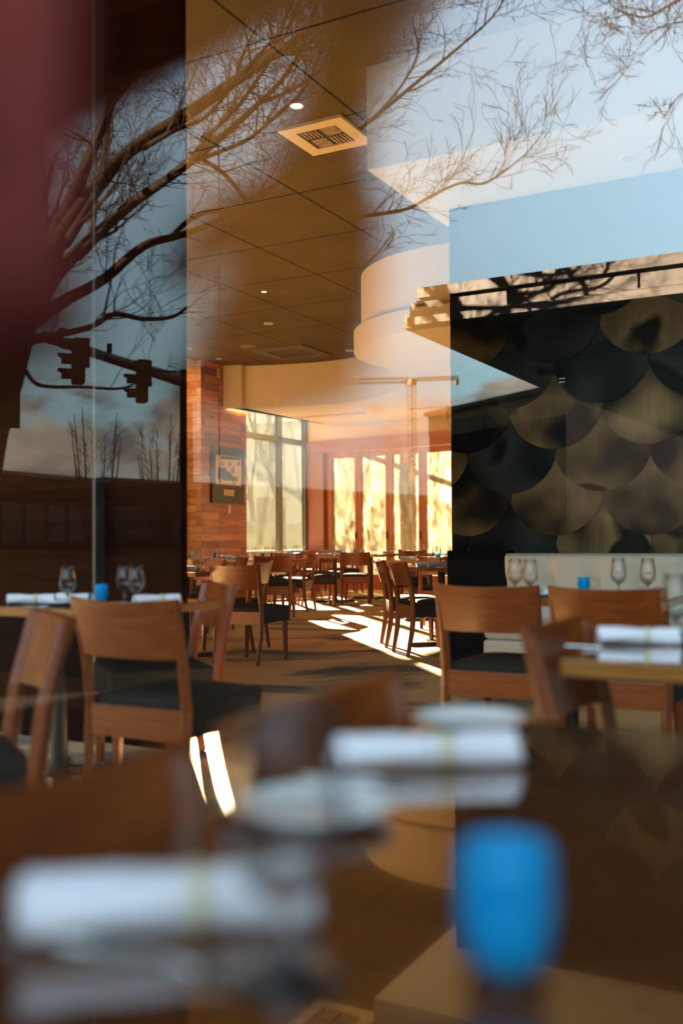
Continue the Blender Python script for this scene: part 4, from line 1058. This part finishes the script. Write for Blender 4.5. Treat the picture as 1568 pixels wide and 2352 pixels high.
# far building with a strip of windows
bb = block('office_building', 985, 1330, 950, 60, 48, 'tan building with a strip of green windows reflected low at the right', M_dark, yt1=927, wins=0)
MB().box(((sp(1330, 927, 48) - sp(985, 950, 60)).length / 2, -.15, sp(985, 950, 60).z - .75), ((sp(1330, 927, 48) - sp(985, 950, 60)).length / 2, .2, .75)).build('upper_band', plain('tan_cladding', (.20, .16, .10), .8, spec=.0), bb)
wl = (sp(1330, 927, 48) - sp(985, 950, 60)).length
for i in range(9): MB().box((wl * (.20 + .053 * i), -.1, sp(1100, 975, 56).z), (wl * .023, .30, .42)).build('window', plain('green_window', (.05, .08, .06), .2), bb)
# tower crane
DCR = 170.0; s = DCR / FPX; cb0 = at(948, 1239, DCR); crn = thing('tower_crane', mir(V((cb0.x, cb0.y, 0))), 0, 'tower crane reflected faintly over the cream ceiling', 'crane')
def cl(px, py): return sp(px, py, DCR) - crn.location
hz = 9 * s
def truss(name, p, q, hh, ww, n):
    mb = MB(); u = (q - p); up = V((0, 0, 1)) if abs(u.normalized().z) < .5 else RT.cross(V((0, 0, 1))); sd_ = u.cross(up).normalized(); up2 = sd_.cross(u).normalized()
    C = lambda t, a, b: p + u * t + up2 * (a * hh) + sd_ * (b * ww)
    for a, b in ((-1, -1), (-1, 1), (1, -1), (1, 1)): mb.tube([C(0, a, b), C(1, a, b)], .08, 4)
    for i in range(n):
        t0, t1, tm = i / n, (i + 1) / n, (i + .5) / n
        for b in (-1, 1): mb.tube([C(t0, -1, b), C(tm, 1, b), C(t1, -1, b)], .055, 3)
        mb.tube([C(t0, 1, -1), C(t1, 1, 1)], .05, 3)
    return mb.build(name, M_crane, crn)
truss('mast', cl(948, 1239), cl(945, 884), 7 * s, 7 * s, 30)
truss('jib', cl(770, 876), cl(940, 873), 5 * s, 4 * s, 26); truss('counter_jib', cl(955, 871), cl(1052, 868), 3 * s, 4 * s, 12)
MB().box(cl(943, 878), (12 * s, 8 * s, 7 * s)).build('cab', M_crane, crn); MB().box(cl(1047, 878), (5 * s, 4 * s, 6 * s)).build('counterweight', M_crane, crn)
# ------------------------------------------------------------------ added person: the raised hand blurs the corner and blocks reflected sky
pr = thing('person', V((-.62, -.10, 0)), 0, 'added person in a maroon jacket and dark jeans holding one shade-tinted hand to the window', 'person')
M_skin = plain('skin', (.30, .16, .11), .5); M_jacket = plain('maroon_jacket', (.40, .06, .055), .85, nscale=12); M_jeans = plain('dark_jeans', (.035, .028, .03), .9); M_hair = plain('dark_hair', (.015, .010, .008), .6)
def skinned(name, verts, edges, radii, mat, parent, sub=2):
    import bmesh
    me = bpy.data.meshes.new(name); me.from_pydata([tuple(v) for v in verts], edges, []); me.materials.append(mat)
    b = bmesh.new(); b.from_mesh(me); b.verts.layers.skin.verify(); b.to_mesh(me); b.free(); lay = me.skin_vertices[0].data
    o = bpy.data.objects.new(name, me); COL.objects.link(o); o.parent = parent
    sm = o.modifiers.new('skin', 'SKIN'); sm.use_smooth_shade = True
    for d_, r in zip(lay, radii): d_.radius = r if hasattr(r, '__len__') else (r, r)
    for d_ in lay: d_.use_root = False
    lay[0].use_root = True
    q = o.modifiers.new('sub', 'SUBSURF'); q.levels = q.render_levels = sub
    return o
loc = pr.location
def W(px, py, d): return sp(px, py, d) - loc
pel = W(-760, 1200, .92); belly = W(-640, 820, .90); chest = W(-310, 260, .86); neck = W(60, -130, .84); H0 = W(190, -400, .84)
to_cam = (V((0, 0, EYE)) + BX * .1 - (H0 + loc)).normalized()
sh_l = W(250, 190, .80); sh_r = W(-260, 330, .98)
ha_l = V((-.098, .283, 1.20)) - loc; el_l = V((-.16, .12, 1.46)) - loc; mid_l = (el_l + ha_l) / 2
sh_l = W(-480, 420, .80); el_r = sh_r + V((-.10, -.06, -.28)); ha_r = el_r + V((.04, .08, -.24))
gz = -loc.z
ft_l, ft_r = pel + V((.10, .06, 0)), pel + V((-.12, -.12, 0)); ft_l.z = ft_r.z = .05
kn_l = (pel + ft_l) / 2 + V((.05, .02, 0)); kn_r = (pel + ft_r) / 2 + V((.05, .02, 0))
toe = V((.10, .10, -.02))
body = skinned('body', [pel, belly, chest, neck, (neck + H0) / 2, H0, H0 + V((0, 0, .06)), sh_l, el_l, mid_l, ha_l, sh_r, el_r, ha_r, pel + V((.09, .03, -.05)), kn_l, ft_l, pel + V((-.09, -.03, -.05)), kn_r, ft_r],
    [(0, 1), (1, 2), (2, 3), (3, 4), (4, 5), (5, 6), (2, 7), (7, 8), (8, 9), (9, 10), (2, 11), (11, 12), (12, 13), (0, 14), (14, 15), (15, 16), (0, 17), (17, 18), (18, 19)],
    [(.14, .10), (.13, .095), (.15, .11), .052, .055, (.078, .088), (.06, .07), .055, .040, .024, .018, .058, .042, .027, .085, .058, .04, .085, .058, .04], M_skin, pr)
jk = skinned('jacket', [pel + V((0, 0, .02)), belly, chest, chest.lerp(neck, .75), sh_l, el_l, el_l.lerp(ha_l, .3), el_l.lerp(ha_l, .5), sh_r, el_r, el_r.lerp(ha_r, .8)],
    [(0, 1), (1, 2), (2, 3), (2, 4), (4, 5), (5, 6), (6, 7), (2, 8), (8, 9), (9, 10)], [(.165, .125), (.155, .12), (.175, .14), .09,   .075, .056, .044, .038, .078, .060, .045], M_jacket, pr)
je = skinned('trousers', [pel, pel + V((.09, .03, -.05)), kn_l, ft_l + V((0, 0, .05)), pel + V((-.09, -.03, -.05)), kn_r, ft_r + V((0, 0, .05))],
    [(0, 1), (1, 2), (2, 3), (0, 4), (4, 5), (5, 6)], [(.15, .12), .105, .078, .06, .105, .078, .06], M_jeans, pr)
# five separate fingers and a thumb on each hand
def hand(wrist, d, side, nrm, par, mat=M_skin):
    d = d.normalized(); side = (side - d * side.dot(d)).normalized(); nrm = d.cross(side).normalized()
    if nrm.dot(BX) < 0: nrm = -nrm
    palm = wrist + d * .05
    skinned('hand', [palm, wrist, wrist + d * .085, wrist - d * .07], [(0, 1), (0, 2), (1, 3)], [.030, .021, .026, .020], mat, par, 1)
    for i, (o, l) in enumerate(((-.034, .066), (-.011, .078), (.012, .072), (.036, .056))):
        b = wrist + d * .085 + side * o
        skinned('finger', [b, wrist + d * .02 + side * o * .55, b + d * l * .45 + nrm * .006, b + d * l * .65 + nrm * .016, b + d * l * .70 + nrm * .030], [(0, 1), (0, 2), (2, 3), (3, 4)], [.0135, .015, .0125, .0115, .009], mat, par, 1)
    b = wrist + d * .03 - side * .03
    skinned('thumb', [b, b - side * .03 + d * .025, b - side * .042 + d * .055], [(0, 1), (1, 2)], [.014, .0115, .009], mat, par, 1)
M_shade_hand = plain('skin_shade_maroon', (.155, .029, .024), .9, spec=.05, nscale=30)  # dark maroon puts the shade on the bare hand into its colour
hand(ha_l, V((-.122, .296, 1.09)) - loc - ha_l, AX, BX, pr, M_shade_hand); hand(ha_r, V((.05, .12, -1)), BX, AX, pr)
# head: hair cap, nose, eyes, mouth, ears
fx = to_cam; fx.z = 0; fx.normalize(); fy = V((0, 0, 1)).cross(fx)
def ell(name, c, rx, ry, rz, mat, cut=None):
    vs = []; n1, n2 = 20, 14
    for j in range(n2 + 1):
        for i in range(n1):
            a = 2 * math.pi * i / n1; b_ = math.pi * j / n2 - math.pi / 2
            x, y, z = math.cos(b_) * math.cos(a), math.cos(b_) * math.sin(a), math.sin(b_)
            if cut: x, y, z = cut(x, y, z)
            vs.append(c + fx * (x * rx) + fy * (y * ry) + V((0, 0, z * rz)))
    return MB().add(vs, [(j * n1 + i, j * n1 + (i + 1) % n1, (j + 1) * n1 + (i + 1) % n1, (j + 1) * n1 + i) for j in range(n2) for i in range(n1)]).build(name, mat, pr, smooth=True)
ell('head', H0 + V((0, 0, .01)), .088, .074, .115, M_skin, lambda x, y, z: (x, y * (1 - .22 * max(0, -z)), z))
ell('hair', H0 - fx * .018 + V((0, 0, .035)), .098, .090, .118, M_hair, lambda x, y, z: (min(x, .72), y, max(z, -.75)))
ell('nose', H0 + fx * .090 + V((0, 0, -.005)), .016, .012, .024, M_skin); ell('mouth', H0 + fx * .082 + V((0, 0, -.052)), .008, .024, .007, plain('lips', (.35, .10, .08), .5))
for s_ in (-1, 1):
    ell('eye', H0 + fx * .078 + fy * (.031 * s_) + V((0, 0, .02)), .008, .013, .008, plain('eye_dark', (.03, .02, .02), .2)); ell('ear', H0 + fy * (.078 * s_), .022, .008, .030, M_skin)
    f_ = ft_l if s_ > 0 else ft_r
    MB().tube([f_ - toe * .5 + V((0, 0, -.01)), f_ + toe * .5 + V((0, 0, -.005)), f_ + toe * 1.3], [(.045, .045), (.05, .04), (.035, .022)], 12).build('shoe', M_black, pr, smooth=True)
